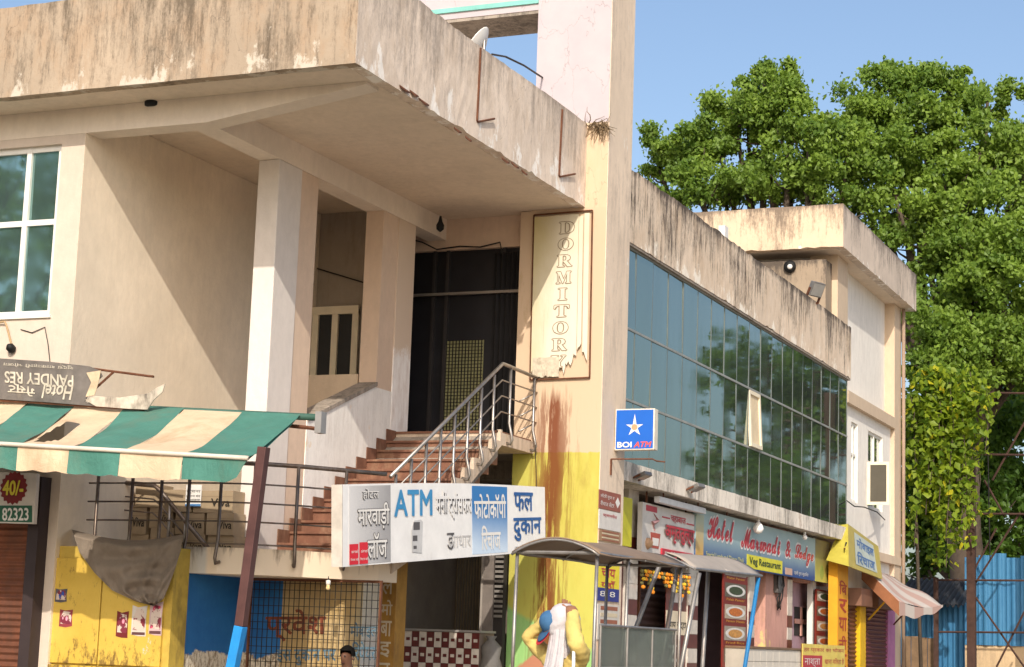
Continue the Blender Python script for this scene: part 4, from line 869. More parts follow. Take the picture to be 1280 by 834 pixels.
solo('door_cable', MB().tube([at(516, 300, 1, YE-.05), at(528, 303, 1, YE-.06), at(546, 312, 1, YE-.06), at(575, 308, 1, YE-.06), at(600, 309, 1, YE-.05), at(625, 303, 1, YE-.06), at(628, 318, 1, YE-.06)], .012, 6), m_wire, 'black cable looped above the dark entrance doorway', 'cable')
dsh = at(606, 40, 0, X0-.35)
SD = T('satellite_dish', 'edge of a white satellite dish above the canopy parapet', 'dish', (dsh.x, dsh.y, ZS+.16))
SD.part('mast', MB().tube([(dsh.x, dsh.y, ZS+.15), (dsh.x, dsh.y, dsh.z-.1)], .02, 8), m_steel); SD.part('bowl', MB().lathe(dsh+Vector((-.12, .05, -.25)), [(.02, -.05), (.2, -.02), (.34, .05), (.35, .06), (.2, .0), (.01, -.03)], 20, (-.85, -.25, .55)), m_whitep, smooth=True)
solo('roof_cable', MB().tube([at(615, 68, 0, X0-.08), at(632, 71, 0, X0-.3), at(655, 82, 0, X0-.4), Vector((at(678, 97, 1, Y1).x, Y1, at(678, 97, 1, Y1).z))], .014, 6), m_wire, 'black cable sagging from the canopy parapet to the pink tower', 'cable')
def rootlets():
    r = random.Random(4); m_ = MB(); c0 = ax_(742, 158, Y1-.02)
    for i in range(34):
        a = Vector((c0.x+r.uniform(-.10, .2), Y1-.015-r.random()*.05, c0.z+r.uniform(-.03, .06))); p = [a]; d = Vector((r.uniform(-.6, .9), r.uniform(-.3, 0), r.uniform(-1, .35)))
        for k in range(4): d += Vector((r.gauss(0, .4), r.gauss(0, .1), r.gauss(-.15, .3))); a = a+d.normalized()*.07; a.y = min(a.y, Y1-.012); p.append(a)
        m_.tube(p, [.009, .008, .006, .004, .002], 4)
    return m_
solo('dry_creeper', rootlets(), mat('dry twig', (.16, .11, .06), .9), 'clump of dry twiggy roots where parapet meets tower', 'plant')
FK = T('rusted_edge', 'row of dark rusted flakes breaking from the canopy lower side edge', 'flakes', at(580, 170, 0, X0))
for i, (px, py) in enumerate(((505, 113), (516, 118), (529, 129), (571, 164), (585, 175), (631, 202), (643, 208), (655, 217))):
    p = at(px, py, 0, X0+.01); r = random.Random(i)
    FK.part('flake', MB().prism([p+Vector((.0, -.08-r.random()*.05, .015)), p+Vector((.035, 0, -.03)), p+Vector((.01, .09+r.random()*.06, .0)), p+Vector((-.03, 0, .02))], (0, 0, .02)), m_rust)
# lightbox BOI ATM
yb0 = at(768, 540, 0, XT+.016).y
LB = T('bank_lightbox', 'square blue BOI ATM lightbox with star emblem fixed to the tower', 'sign', (XT+.3, yb0, at(768, 563, 1, yb0).z))
b0, b1, b2, b3 = at(768, 563, 1, yb0), at(817.5, 562, 1, yb0), at(818.5, 510.5, 1, yb0), at(769.5, 511.5, 1, yb0)
LB.part('case', MB().prism([b0, b1, b2, b3], (0, .16, 0)), mat('cream case', (.72, .66, .55), .5), bevel=.006)
def bq(u, v, d=0): return b0.lerp(b1, u).lerp(b3.lerp(b2, u), v)+Vector((0, -d, 0))
LB.part('blue_face', MB().prism([bq(.03, .03, .002), bq(.97, .03, .002), bq(.97, .97, .002), bq(.03, .97, .002)], (0, -.002, 0)), mat('bank blue print', (.015, .12, .52), .35, 0, .06))
ang = [90, 126, 162, 198, 234, 270, 306, 342, 18, 54]; rad = [.36, .085, .24, .085, .26, .10, .26, .085, .24, .085]
c = (.50, .55)
stp = [bq(c[0]+r*math.cos(math.radians(a))*.95, c[1]+r*math.sin(math.radians(a))*.9, .0042) for a, r in zip(ang, rad)]
LB.part('star_emblem', MB().prism(stp, (0, -.002, 0)), m_whitep); LB.part('star_centre', MB().lathe(bq(.5, .55, .0065), [(.045, 0), (.045, .002)], 16, (0, -1, 0)), mat('copper print', (.62, .32, .18), .5))
lettering(LB, 'BOI', bq(.07, .06, .0045), bq(.44, .06)-bq(.07, .06), bq(.07, .20)-bq(.07, .06), m_whitep, lift=.002, bold=.03); lettering(LB, 'ATM', bq(.49, .06, .0045), bq(.94, .06)-bq(.49, .06), bq(.49, .20)-bq(.49, .06), mat('orange red print', (.75, .10, .05), .5), lift=.002, bold=.025, shear=.25)
BR = T('sign_bracket', 'rusty L shaped bracket rod below the blue lightbox', 'bracket', (XT, yb0, 3.7))
pA, pB = at(764, 574, 0, XT+.02), at(764, 594, 0, XT+.02)
BR.part('plate', MB().box(XT+.005, XT+.03, pA.y-.02, pA.y+.02, pB.z, pA.z), m_rust); BR.part('arm', MB().tube([pA, pA+Vector((.62, .02, .0)), pA+Vector((.68, .02, -.03)), pA+Vector((.80, .05, -.04))], .012, 6), m_rust)
def flood(p, yaw, label, tilt=.5, s=1.):
    th = T('floodlight', label, 'lamp', p, 'floodlights')
    q = Matrix.Rotation(yaw, 3, 'Z') @ Matrix.Rotation(tilt, 3, 'X')
    B = lambda x0, x1, y0, y1, z0, z1: MB().hexa([Vector(p)+q @ (Vector(v)*s) for v in ((x0, y0, z0), (x1, y0, z0), (x1, y1, z0), (x0, y1, z0), (x0, y0, z1), (x1, y0, z1), (x1, y1, z1), (x0, y1, z1))])
    th.part('housing', B(-.11, .11, -.03, .03, .02, .20), mat('grey lamp housing', (.20, .19, .18), .5, .4), bevel=.008); th.part('lens', B(-.095, .095, -.036, -.03, .035, .185), mat('lamp lens', (.30, .29, .27), .2)); th.part('yoke', B(-.13, -.11, -.012, .012, -.05, .12), m_rust); th.part('yoke', B(.11, .13, -.012, .012, -.05, .12), m_rust); th.part('foot', B(-.13, .13, -.012, .012, -.065, -.05), m_rust)
flood(at(797, 598, 0, -9.33), math.radians(80), 'grey floodlight on the ledge right beside the tower', 1.2, 1.0); flood(at(863, 613, 0, -9.33), math.radians(80), 'grey floodlight on the ledge above the tea shop sign', 1.2, 1.1)
fl = at(1016, 377, 0, -9.45); flood(fl+Vector((0, 0, .08)), math.radians(65), 'dark tilted floodlight on top of the glazed wing parapet', .45, 1.7)
hl = at(987, 333, 1, 39.56)
HL = T('round_lamp', 'round dark lamp with bright centre on the roof room wall', 'lamp', hl)
HL.part('shade', MB().lathe(hl, [(.05, .06), (.13, .02), (.14, -.02), (.06, -.05)], 16, (0, -1, 0)), m_black, smooth=True); HL.part('lens', MB().lathe(hl+Vector((.02, -.05, -.02)), [(.06, 0), (.05, .03), (.01, .04)], 14, (0, -1, 0)), m_whitep, smooth=True)
# ================================================================== shop signs of the glazed wing
def panel_x(th, name, x, pa, pb, z0, z1, m, t=.03, parent=None, py=700): return th.part(name, MB().box(x-t, x, yx(pa, x, py), yx(pb, x, py), z0, z1), m, parent)
def text_x(th, s, x, y0_, y1_, z0, z1, m, parent=None, slope=0, **k): return lettering(th, s, (x, y0_, z0), (0, y1_-y0_, slope), (0, 0, z1-z0), m, parent, lift=.004, **k)
xs_ = -9.62
TS = T('tea_shop_sign', 'white tea shop sign with raised red Hindi letters under the ledge', 'sign', (xs_, 29, 2.85))
ya, yb1 = yx(803, xs_, 650), yx(868, xs_, 650); za, zb_ = 2.92, 3.78
TS.part('panel', MB().box(xs_-.08, xs_, ya, yb1, za, zb_), mat('cream sign face', (.66, .62, .57), .45)); W_ = yb1-ya
m_rd = mat('raised red letter', (.50, .03, .05), .4); m_shd = mat('letter shadow print', (.35, .28, .25), .6)
text_x(TS, 'अमृततुल्य', xs_+.002, ya+W_*.40, ya+W_*.98, za+.30, za+.58, m_shd, bold=.07, pad=.02); text_x(TS, 'अमृततुल्य', xs_+.02, ya+W_*.40, ya+W_*.98, za+.31, za+.59, m_rd, bold=.028)
text_x(TS, 'चहाबाज', xs_+.002, ya+W_*.52, ya+W_*.82, za+.64, za+.76, m_rd, bold=.02)
TS.part('side_rule', MB().box(xs_, xs_+.01, ya+W_*.36, ya+W_*.50, za+.69, za+.71), m_rd); TS.part('side_rule', MB().box(xs_, xs_+.01, ya+W_*.84, ya+W_*.99, za+.67, za+.69), m_rd)
rb_ = TS.part('red_ribbon', MB().box(xs_, xs_+.03, ya+W_*.34, ya+W_*.95, za+.06, za+.2), m_rd, bevel=.01); text_x(TS, 'चाय कॉफी का असली स्वाद', xs_+.032, ya+W_*.38, ya+W_*.92, za+.10, za+.17, m_whitep)
TS.part('tea_glass', MB().prism([(xs_+.006, ya+W_*.17, za+.18), (xs_+.006, ya+W_*.30, za+.18), (xs_+.006, ya+W_*.33, za+.42), (xs_+.006, ya+W_*.15, za+.42)], (-.005, 0, 0)), mat('tea print', (.45, .08, .05), .4)); TS.part('tea_label', MB().prism([(xs_+.010, ya+W_*.19, za+.22), (xs_+.010, ya+W_*.29, za+.22), (xs_+.010, ya+W_*.30, za+.34), (xs_+.010, ya+W_*.18, za+.34)], (-.003, 0, 0)), m_whitep)
TS.part('steam_print', MB().tube([(xs_+.002, ya+W_*.22, za+.46), (xs_+.002, ya+W_*.17, za+.56), (xs_+.002, ya+W_*.27, za+.62), (xs_+.002, ya+W_*.2, za+.72)], [.02, .05, .04, .01], 6), mat('mauve print', (.45, .25, .25), .5))
TS.part('corner_tag', MB().box(xs_, xs_+.004, ya+W_*.06, ya+W_*.26, zb_-.12, zb_-.03), m_rd); TS.part('clay_pot', MB().lathe((xs_-.02, ya+W_*.10, za+.14), [(.03, 0), (.10, .05), (.11, .12), (.06, .18)], 12), mat('clay print', (.42, .26, .15), .6), smooth=True)
TS.part('hanger', MB().box(xs_-.06, xs_-.04, ya+.3, ya+.34, zb_, 3.975), m_rust); TS.part('hanger', MB().box(xs_-.06, xs_-.04, yb1-.34, yb1-.3, zb_, 3.975), m_rust)
TL_ = T('tube_light', 'long white tube light fitting under the ledge above tea shop sign', 'lamp', (-9.5, 29.8, 3.8)); t0, t1 = yx(822, -9.5, 620), yx(880, -9.5, 620)
TL_.part('fitting', MB().box(-9.56, -9.46, t0, t1, 3.80, 3.90), mat('white fitting', (.66, .66, .66), .4), bevel=.01); TL_.part('hanger', MB().box(-9.52, -9.50, t0+.3, t0+.32, 3.89, 3.98), m_rust); TL_.part('hanger', MB().box(-9.52, -9.50, t1-.3, t1-.28, 3.89, 3.98), m_rust)
HT = T('hotel_sign', 'wide blue sign reading Hotel Marwadi & Lodge over the restaurant', 'sign', (-9.62, 36, 3.0)); xh = -9.60
ha, hb_ = yx(870, xh, 660), yx(1038, xh, 700); z0h, z1h = 3.03, 3.90; Wh = hb_-ha
HT.part('panel', MB().box(xh-.06, xh, ha, hb_, z0h, z1h), grad('teal to navy print', (.02, .07, .24), (.34, .46, .47), 2, 3.08, 3.52)); HU = lambda u: ha+Wh*u
m_wo = mat('white outline print', (.72, .70, .68), .5)
text_x(HT, fancy('Hotel', 0x1D4D0, 0x1D4EA), xh+.001, HU(.065), HU(.235), z0h+.40, z0h+.82, m_wo, bold=.04, pad=.03); text_x(HT, fancy('Hotel', 0x1D4D0, 0x1D4EA), xh+.006, HU(.065), HU(.232), z0h+.41, z0h+.81, m_rd, bold=.02)
text_x(HT, fancy('Marwadi', 0x1D4D0, 0x1D4EA), xh+.001, HU(.28), HU(.57), z0h+.36, z0h+.74, m_wo, bold=.04, pad=.03); text_x(HT, fancy('Marwadi', 0x1D4D0, 0x1D4EA), xh+.006, HU(.281), HU(.567), z0h+.37, z0h+.73, m_rd, bold=.02)
text_x(HT, '&', xh+.001, HU(.605), HU(.65), z0h+.36, z0h+.70, m_wo, bold=.05, shear=.2, pad=.03); text_x(HT, '&', xh+.006, HU(.606), HU(.649), z0h+.37, z0h+.69, m_rd, bold=.015, shear=.2)
text_x(HT, fancy('Lodge', 0x1D4D0, 0x1D4EA), xh+.001, HU(.68), HU(.845), z0h+.26, z0h+.68, m_wo, bold=.04, pad=.03); text_x(HT, fancy('Lodge', 0x1D4D0, 0x1D4EA), xh+.006, HU(.681), HU(.842), z0h+.27, z0h+.67, m_rd, bold=.02)
text_x(HT, 'Special Lunch and Dinner Thali', xh+.002, HU(.06), HU(.30), z0h+.06, z0h+.18, mat('pale yellow print', (.66, .64, .30), .5), bold=.01)
HT.part('yellow_badge', MB().box(xh, xh+.006, HU(.325), HU(.585), z0h+.02, z0h+.27), mat('yellow badge print', (.70, .66, .05), .45)); text_x(HT, 'Veg Restaurant', xh+.008, HU(.34), HU(.57), z0h+.06, z0h+.23, mat('dark green letter', (.03, .07, .03), .5), bold=.02)
HT.part('bed_print', MB().box(xh, xh+.004, HU(.61), HU(.665), z0h+.03, z0h+.16), mat('peach print', (.62, .40, .30), .5)); text_x(HT, 'एसी रूम सुविधा', xh+.002, HU(.68), HU(.80), z0h+.04, z0h+.14, m_whitep)
HT.part('food_print', MB().box(xh, xh+.003, ha, HU(.045), z0h, z1h-.1), grad('corn print', (.62, .36, .08), (.42, .46, .34), 2, 3.1, 3.7)); HT.part('plant_print', MB().box(xh, xh+.003, HU(.86), hb_, z0h, z1h), grad('leafy print', (.50, .48, .10), (.22, .17, .07), 2, 3.1, 3.7)); HT.part('dish_print', MB().lathe((xh+.004, HU(.92), z0h+.2), [(.15, 0), (.15, .002)], 18, (1, 0, 0)), mat('green dish print', (.30, .38, .08), .5))
HT.part('hanger', MB().box(xh-.05, xh-.03, HU(.2), HU(.2)+.04, z1h, 3.975), m_rust); HT.part('hanger', MB().box(xh-.05, xh-.03, HU(.8), HU(.8)+.04, z1h, 3.975), m_rust)
for px, py, s, lab in ((948, 642, .105, 'large white globe bulb hanging before the hotel sign'), (1006, 664, .055, 'small bare bulb hanging near the far end of the hotel sign')):
    p = at(px, py, 0, -9.47); bulb('light_bulb', Vector((p.x, p.y, 3.975)), max(.02, 3.975-p.z), lab, None, s)
# ================================================================== shop fronts of the glazed wing
def poster_x(name, label, x, pa, pb, py0, py1, m, cat='poster', t=.012):
    ya_, yb_ = yx(pa, x, (py0+py1)/2), yx(pb, x, (py0+py1)/2); mid = (pa+pb)/2; z1 = at(mid, py0, 0, x).z; z0 = at(mid, py1, 0, x).z
    th = T(name, label, cat, (x, ya_, z0)); th.part('sheet', MB().box(x-t, x, ya_, yb_, z0, z1), m); return th, ya_, yb_, z0, z1
xt_ = XT+.028
pj = [('brown and white printed plate with white diamond mark on tower side', 749, 776, 615, 638, (.30, .10, .07), 'mobile दुकान'), ('white printed plate with red lettering under brown plate on tower side', 749, 776, 639, 663, (.66, .62, .57), 'ज्ञानपीठ'), ('brown striped printed plate on tower side above the yellow plate', 749, 776, 664, 678, (.36, .22, .12), ''),
      ('yellow and navy printed notice with red letters low on tower side', 747, 774, 704, 752, (.75, .62, .04), 'चाय यहाँ'), ('grey printed list of prices low on tower side', 747, 774, 756, 800, (.58, .54, .48), ''), ('brown printed list at the foot of tower side', 747, 774, 802, 834, (.42, .30, .22), '')]
for i, (lab, a, b, c_, d, col, tx) in enumerate(pj):
    th, ya_, yb_, z0, z1 = poster_x('wall_notice', lab, xt_, a, b, c_, d, mat(f'notice print {i}', col, .6, 0, .12, 8), 'notice'); h = z1-z0; w = yb_-ya_
    if i == 0:
        for k, t_ in enumerate(('लॉटरी सुपर व', 'रीचाज सेंटर')): text_x(th, t_, xt_+.001, ya_+.05*w, ya_+.68*w, z0+h*(.55-.38*k), z0+h*(.82-.38*k), m_whitep)
        th.part('diamond_mark', MB().prism([(xt_+.003, ya_+w*.74, z0+h*.5), (xt_+.003, ya_+w*.85, z0+h*.2), (xt_+.003, ya_+w*.96, z0+h*.5), (xt_+.003, ya_+w*.85, z0+h*.8)], (-.002, 0, 0)), m_whitep)
    elif tx:
        for k, t_ in enumerate(tx.split()): text_x(th, t_, xt_+.001, ya_+.15*w, ya_+.8*w, z0+h*(.62-.3*k), z0+h*(.85-.3*k), m_rd, bold=.01)
        if i == 3: th.part('navy_band', MB().box(xt_, xt_+.003, ya_, yb_, z0, z0+h*.34), mat('navy print', (.03, .04, .22), .5)); text_x(th, '8 8', xt_+.003, ya_+.1*w, ya_+.8*w, z0+h*.12, z0+h*.26, m_whitep)
    else:
        for k in range(5): th.part('printed_row', MB().box(xt_, xt_+.003, ya_+w*.12, ya_+w*.9, z0+h*(.08+.19*k), z0+h*(.19+.19*k)), mat('cream row print', (.62, .52, .36), .6) if k % 2 else mat('brown row print', (.32, .12, .07), .6))
ypn = poster_x('shop_board', 'plain bright yellow panel beside the tower under the ledge', -9.55, 778, 790, 622, 683, mat('bright yellow sheet', (.58, .54, .03), .5), 'panel', .04)
solo('door_panel', MB().box(-9.95, -9.86, yx(775, -9.86), yx(784, -9.86), .12, 3.2), m_bt, 'maroon laminate panel at the tea shop entrance beside the tower', 'panel')
RS = T('rolling_shutter', 'dark half raised shutter inside the tea shop doorway', 'shutter', (-10.1, 29, .12)); r0, r1 = yx(797, -10.1), yx(860, -10.1)
RS.part('curtain', corrug((-10.1, r0, .6), (0, r1-r0, 0), (0, 0, 2.4), (1, 0, 0), .02, 22), mat('dark brown slats', (.07, .04, .035), .5, .2)); RS.part('guide_rail', MB().box(-10.15, -10.05, r0-.05, r0, .12, 3.2), m_rust); RS.part('guide_rail', MB().box(-10.15, -10.05, r1, r1+.04, .12, 3.2), m_rust); RS.part('hood', MB().box(-10.35, -10.0, r0, r1, 3.0, 3.3), m_brown)
def teaposter():
    th, ya_, yb_, z0, z1 = poster_x('tea_poster', 'maroon and cream tea poster with cup and pot on the shop front', -9.82, 832, 860, 728, 834, m_bt); x = -9.82; w, h = yb_-ya_, z1-z0
    th.part('cream_block', MB().box(x, x+.004, ya_, yb_, z0+h*.38, z0+h*.66), mat('cream poster print', (.68, .58, .42), .6)); text_x(th, 'चाय सुट्टा', x+.005, ya_+w*.1, ya_+w*.9, z0+h*.44, z0+h*.53, m_ink, bold=.01); text_x(th, 'Z', x+.002, ya_+w*.1, ya_+w*.5, z0+h*.06, z0+h*.26, m_whitep, bold=.03)
    cyx = ya_+w*.5; th.part('cup_print', MB().prism([(x+.003, cyx+dy, z0+h*dz_) for dy, dz_ in ((-.22, .76), (.22, .76), (.34, .84), (.30, .92), (-.30, .92), (-.34, .84))], (-.002, 0, 0)), mat('cup print', (.66, .60, .56), .5)); th.part('saucer_print', MB().lathe((x+.004, cyx, z0+h*.74), [(.36, 0), (.36, .002)], 20, (1, 0, 0)).add([], []), mat('saucer print', (.60, .55, .52), .5)) if False else None
teaposter()
GA = T('marigold_garland', 'string of orange marigold garlands hanging across the tea shop doorway', 'garland', (-9.72, 28.8, 2.4)); r = random.Random(9); gya, gyb = yx(803, -9.72), yx(860, -9.72); gz = at(830, 716, 0, -9.72).z
GA.part('string', MB().tube([(-9.72, gya-.4, gz+.05), (-9.72, (gya+gyb)/2, gz), (-9.72, gyb+.1, gz+.05)], .008, 5), m_wire)
m_mg = [mat('orange marigold', (.72, .25, .02), .8), mat('yellow marigold', (.72, .48, .04), .8), mat('dry leaf', (.16, .14, .05), .8)]; fl_me = [mesh_of('flower', MB().lathe((0, 0, 0), [(.008, -.03), (.036, -.01), (.034, .012), (.01, .03)], 7), m_) for m_ in m_mg]
for i in range(19):
    y = gya+(gyb-gya)*i/18
    for k in range(r.randint(2, 6)): GA.piece('flower', fl_me[r.choice((0, 0, 1, 1, 2))], (-9.72+r.uniform(-.02, .02), y+r.uniform(-.03, .03), gz-.02-k*.062), rot=(r.random(), r.random(), r.random()))
solo('garland_line', MB().tube([(-9.74, gya-.42, gz+.06), (-9.79, gya-.5, gz+.1)], .01, 5), m_wire, 'short black tie holding the garland to the shop pillar', 'wire')
def menu(label, x, pa, pb, py0, py1, n, seed, tags):
    th, ya_, yb_, z0, z1 = poster_x('menu_board', label, x, pa, pb, py0, py1, mat('maroon menu print', (.19, .022, .015), .5), 'sign', .03); w = yb_-ya_; h = (z1-z0)/n; r = random.Random(seed)
    foods = [(.10, .30, .02), (.05, .07, .03), (.55, .16, .03), (.60, .30, .08), (.52, .12, .02), (.22, .03, .03)]
    for k in range(n):
        zc = z1-h*(k+.45); plate = mat('white plate print', (.70, .68, .64), .4); yc_m = (ya_+yb_)/2
        def disc(rad, d, m_, name):
            pts_ = [Vector((x+d, yc_m+math.cos(t)*w*.40*rad, zc+math.sin(t)*h*.27*rad)) for t in [2*math.pi*i/20 for i in range(20)]]; th.part(name, MB().prism(pts_, (.002, 0, 0)), m_)
        th.part('photo_print', MB().box(x, x+.002, ya_+w*.06, yb_-w*.06, zc-h*.32, zc+h*.34), mat(f'photo ground {k % 3}', [(.34, .30, .24), (.12, .10, .07), (.42, .34, .25)][k % 3], .5)); disc(1, .003, plate, 'plate_print'); disc(.72, .006, mat(f'food print {(k+seed) % 6}', foods[(k+seed) % 6], .5, 0, .5, 20), 'food_print')
        if tags: text_x(th, tags[k % len(tags)], x+.002, ya_+w*.12, yb_-w*.12, zc-h*.48, zc-h*.37, mat('orange caption', (.70, .35, .05), .5))
    return th
menu('tall maroon menu board with five pictured dishes on plates beside restaurant doorway', -9.70, 904, 934, 700, 834, 5, 0, ['Matar Paneer', 'Palak Paneer', 'Paneer Masala', 'Fried Rice', 'Handi Paneer', 'Chowmein'])
menu('menu board with four larger food pictures beside the thin white post', -9.72, 1020, 1042, 738, 812, 4, 1, [])
# counter with white tiles
WC = T('restaurant_counter', 'white tiled low counter with brown top edge below the pink column', 'counter', (-9.2, 36, .12)); xw = -9.30; w0, w1 = yx(934, xw, 815), yx(1003, xw, 815); zt = at(965, 809, 0, xw).z
WC.part('core', MB().box(xw-.4, xw-.012, w0, w1, .12, zt-.04), mat('grout', (.42, .38, .32), .8)); WC.part('top', MB().box(xw-.42, xw+.02, w0-.02, w1+.02, zt-.04, zt), mat('brown stone', (.20, .12, .07), .5))
nt2 = 9; tw2 = (w1-w0)/nt2; tme = mesh_of('tile', MB().box(-.012, 0, .006, tw2-.006, .006, .214), mat('white wall tile', (.72, .66, .57), .3, 0, .08, 4))
for rr_ in range(4):
    for c in range(nt2): WC.piece('tile', tme, (xw, w0+c*tw2, zt-.045-.22*(rr_+1)))
FB = T('food_banner', 'small yellow and red food price banner on the counter front', 'sign', (-9.25, 41, .9)); xfb = -9.26; f0, f1 = yx(1003, xfb, 820), yx(1056, xfb, 820); zf1 = at(1030, 806, 0, xfb).z
FB.part('sheet', MB().box(xfb-.01, xfb, f0, f1, .2, zf1), mat('yellow banner print', (.74, .58, .13), .55)); FB.part('red_block', MB().box(xfb, xfb+.003, f0+.05, f0+1.6, .25, zf1-.22), m_rd); FB.part('frame', MB().box(xfb-.03, xfb-.011, f0, f1, .12, zf1), m_rust)
text_x(FB, 'हर प्रकार का भोजन', xfb+.001, f0+.1, f1-.1, zf1-.17, zf1-.05, m_rd); text_x(FB, 'खाना मिलता है', xfb+.001, f0+1.8, f1-.1, zf1-.40, zf1-.26, m_rd); text_x(FB, 'नाश्ता', xfb+.004, f0+.15, f0+1.4, zf1-.45, zf1-.28, m_whitep)
EM = T('electric_meter', 'tangle of black cables and a meter box on the salmon column', 'meter', (-9.78, 36, 2)); emy = yx(971, -9.78, 735); emz = at(971, 735, 0, -9.78).z
EM.part('box', MB().box(-9.80, -9.70, emy-.18, emy+.12, emz-.1, emz+.25), mat('grey meter', (.10, .095, .09), .5), bevel=.01)
for k in range(5):
    r = random.Random(k); EM.part('cable', MB().tube([(-9.73, emy+r.uniform(-.2, .2), emz+.4), (-9.70, emy+r.uniform(-.3, .3), emz+.05), (-9.72, emy+r.uniform(-.2, .3), emz-.2), (-9.74, emy+r.uniform(-.1, .3), emz-.35-.1*r.random())], .014, 5), m_wire, smooth=True)
SW = T('side_window', 'small barred opening in the mauve alcove beside the salmon column', 'window', (-10.08, 39, 1.2)); s0, s1 = yx(993, -10.09, 780), yx(1008, -10.09, 780); szz = at(1000, 780, 0, -10.09).z
SW.part('opening', MB().box(-10.12, -10.09, s0, s1, szz-.25, szz+.35), m_dark); SW.part('bar', MB().box(-10.088, -10.06, (s0+s1)/2-.05, (s0+s1)/2+.05, szz-.25, szz+.35), m_salmon); SW.part('bar', MB().box(-10.089, -10.062, s0, s1, szz, szz+.1), m_salmon)
OP2 = T('orange_pillar', 'bright orange pillar board with red vertical lettering at the end of the hotel sign', 'pillar', (-9.4, 41.3, .12)); xo = -9.34; o0, o1 = yx(1047, xo, 760), yx(1060, xo, 760)
OP2.part('board', MB().box(xo-.2, xo, o0, o1, .12, at(1052, 703, 0, xo).z), mat('orange board paint', (.74, .34, .02), .6, 0, .1))
for i, ch in enumerate(['िब', 'र', 'या', 'नी', 'र']): 
    zc = at(1053, 733+i*23, 0, xo).z; text_x(OP2, ch, xo, o0+.12, o1-.12, zc-.17, zc+.12, mat('red brown letter', (.42, .05, .02), .6), bold=.02)
# ================================================================== rear wing shop
YS = T('yellow_sign', 'yellow box sign with blue Hindi lettering leaning out above the shutters', 'sign', (-9.3, 43, 3.1)); a0 = [at(1060, 655, 0, -9.35), at(1098, 683, 0, -9.35), at(1103, 724, 0, -9.02), at(1061, 708, 0, -9.02)]
YS.part('face', MB().prism(a0, (-.03, 0, -.005)), mat('yellow sign print', (.44, .35, .09), .5, 0, .1)); cap = [a0[0]+Vector((-.002, -.005, 0)), a0[3]+Vector((0, -.005, 0)), Vector((-9.5, a0[3].y-.005, a0[3].z+.12)), Vector((-9.5, a0[0].y-.005, a0[0].z-.02))]
YS.part('end_cap', MB().prism(cap, (0, .03, 0)), mat('yellow sign cap', (.46, .39, .06), .5)); YS.part('end_mark', MB().tube([cap[0].lerp(cap[1], .45)+Vector((-.04, -.008, 0)), cap[0].lerp(cap[1], .6)+Vector((-.1, -.008, -.05)), cap[0].lerp(cap[1], .55)+Vector((-.18, -.008, 0))], .02, 5), m_ink)
def ysq(u, v): return a0[3].lerp(a0[2], u).lerp(a0[0].lerp(a0[1], u), v)
YS.part('print_block', MB().prism([ysq(.2, .12)+Vector((.006, 0, 0)), ysq(.85, .12)+Vector((.006, 0, 0)), ysq(.8, .9)+Vector((.006, 0, 0)), ysq(.18, .9)+Vector((.006, 0, 0))], (-.002, 0, 0)), mat('pale blue grey print', (.46, .50, .44), .5))
for k, t_ in enumerate(('मोबाइल', 'िरचाज')): O = ysq(.24, .52-.36*k)+Vector((.007, 0, 0)); lettering(YS, t_, O, ysq(.78, .52-.36*k)+Vector((.007, 0, 0))-O, ysq(.24, .82-.36*k)+Vector((.007, 0, 0))-O, mat('blue letter', (.10, .18, .36), .5), bold=.03)
YS.part('bracket', MB().tube([a0[0].lerp(a0[3], .6)+Vector((-.02, -.25, 0)), a0[0].lerp(a0[3], .6)+Vector((-.1, .05, 0)), (-9.6, a0[0].y+.2, a0[0].z-.3)], .018, 5), m_rust)
xsr = -9.52
for (pa, pb, lab) in ((1061, 1075, 'brown rolling shutter between the orange pillar and yellow post'), (1083, 1108, 'dark maroon rolling shutter between the yellow post and mauve wall')):
    th = T('rolling_shutter', lab, 'shutter', (xsr, yx(pa, xsr, 780), .12)); y0_, y1_ = yx(pa, xsr, 780), yx(pb, xsr, 780)
    th.part('curtain', corrug((xsr, y0_, .12), (0, y1_-y0_, 0), (0, 0, 2.75), (1, 0, 0), .02, 28), m_shut if pa < 1070 else mat('maroon slats', (.16, .045, .04), .5, .2, .2)); th.part('hood', MB().box(xsr-.08, xsr+.28, y0_, y1_, 2.62, 3.0), mat('brown hood', (.22, .11, .07), .6)); th.part('bottom_bar', MB().box(xsr-.02, xsr+.04, y0_, y1_, .12, .2), m_rust)
yp0, yp1 = yx(1075.5, -9.42, 780), yx(1082.5, -9.42, 780); solo('yellow_post', MB().box(-9.56, -9.42, yp0, yp1, .12, 3.0), mat('yellow post paint', (.74, .45, .01), .6), 'bright yellow square post between two rolling shutters', 'post', bevel=.01)
A2 = T('awning', 'tattered red and white striped sheet awning jutting out beside the mauve wall', 'awning', (-8.8, 45, 2.6)); tA, tB, tC, tD = at(1096, 700, 0, -9.47), at(1126, 725, 0, -9.47), at(1178, 757, 0, -7.9), at(1140, 752, 0, -8.25)
w1p, w2p = Vector((-9.48, 42.6, 3.55)), Vector((-9.48, 46.2, 3.45)); o1p, o2p = at(1124, 752, 0, -8.5), at(1178, 756, 0, -7.95)
m_rw = NB('red white stripe sheet'); cc = m_rw.xyz(); wv = m_rw.math('SINE', m_rw.math('MULTIPLY', m_rw.math('ADD', cc[1], m_rw.math('MULTIPLY', cc[0], .25)), 6.5), 0); m_rw = m_rw.fin(m_rw.mix(m_rw.ramp(wv, -.2, .2), (.46, .41, .37), (.40, .27, .23)), .7)
A2.part('sheet', MB().grid(lambda u, v: w1p.lerp(w2p, u).lerp(o1p.lerp(o2p, u), v)+Vector((0, 0, .05*math.sin(v*7)*math.sin(u*5)-.10*math.sin(u*math.pi)*v)), 14, 10, (0, 0, -.01)), m_rw, smooth=True)
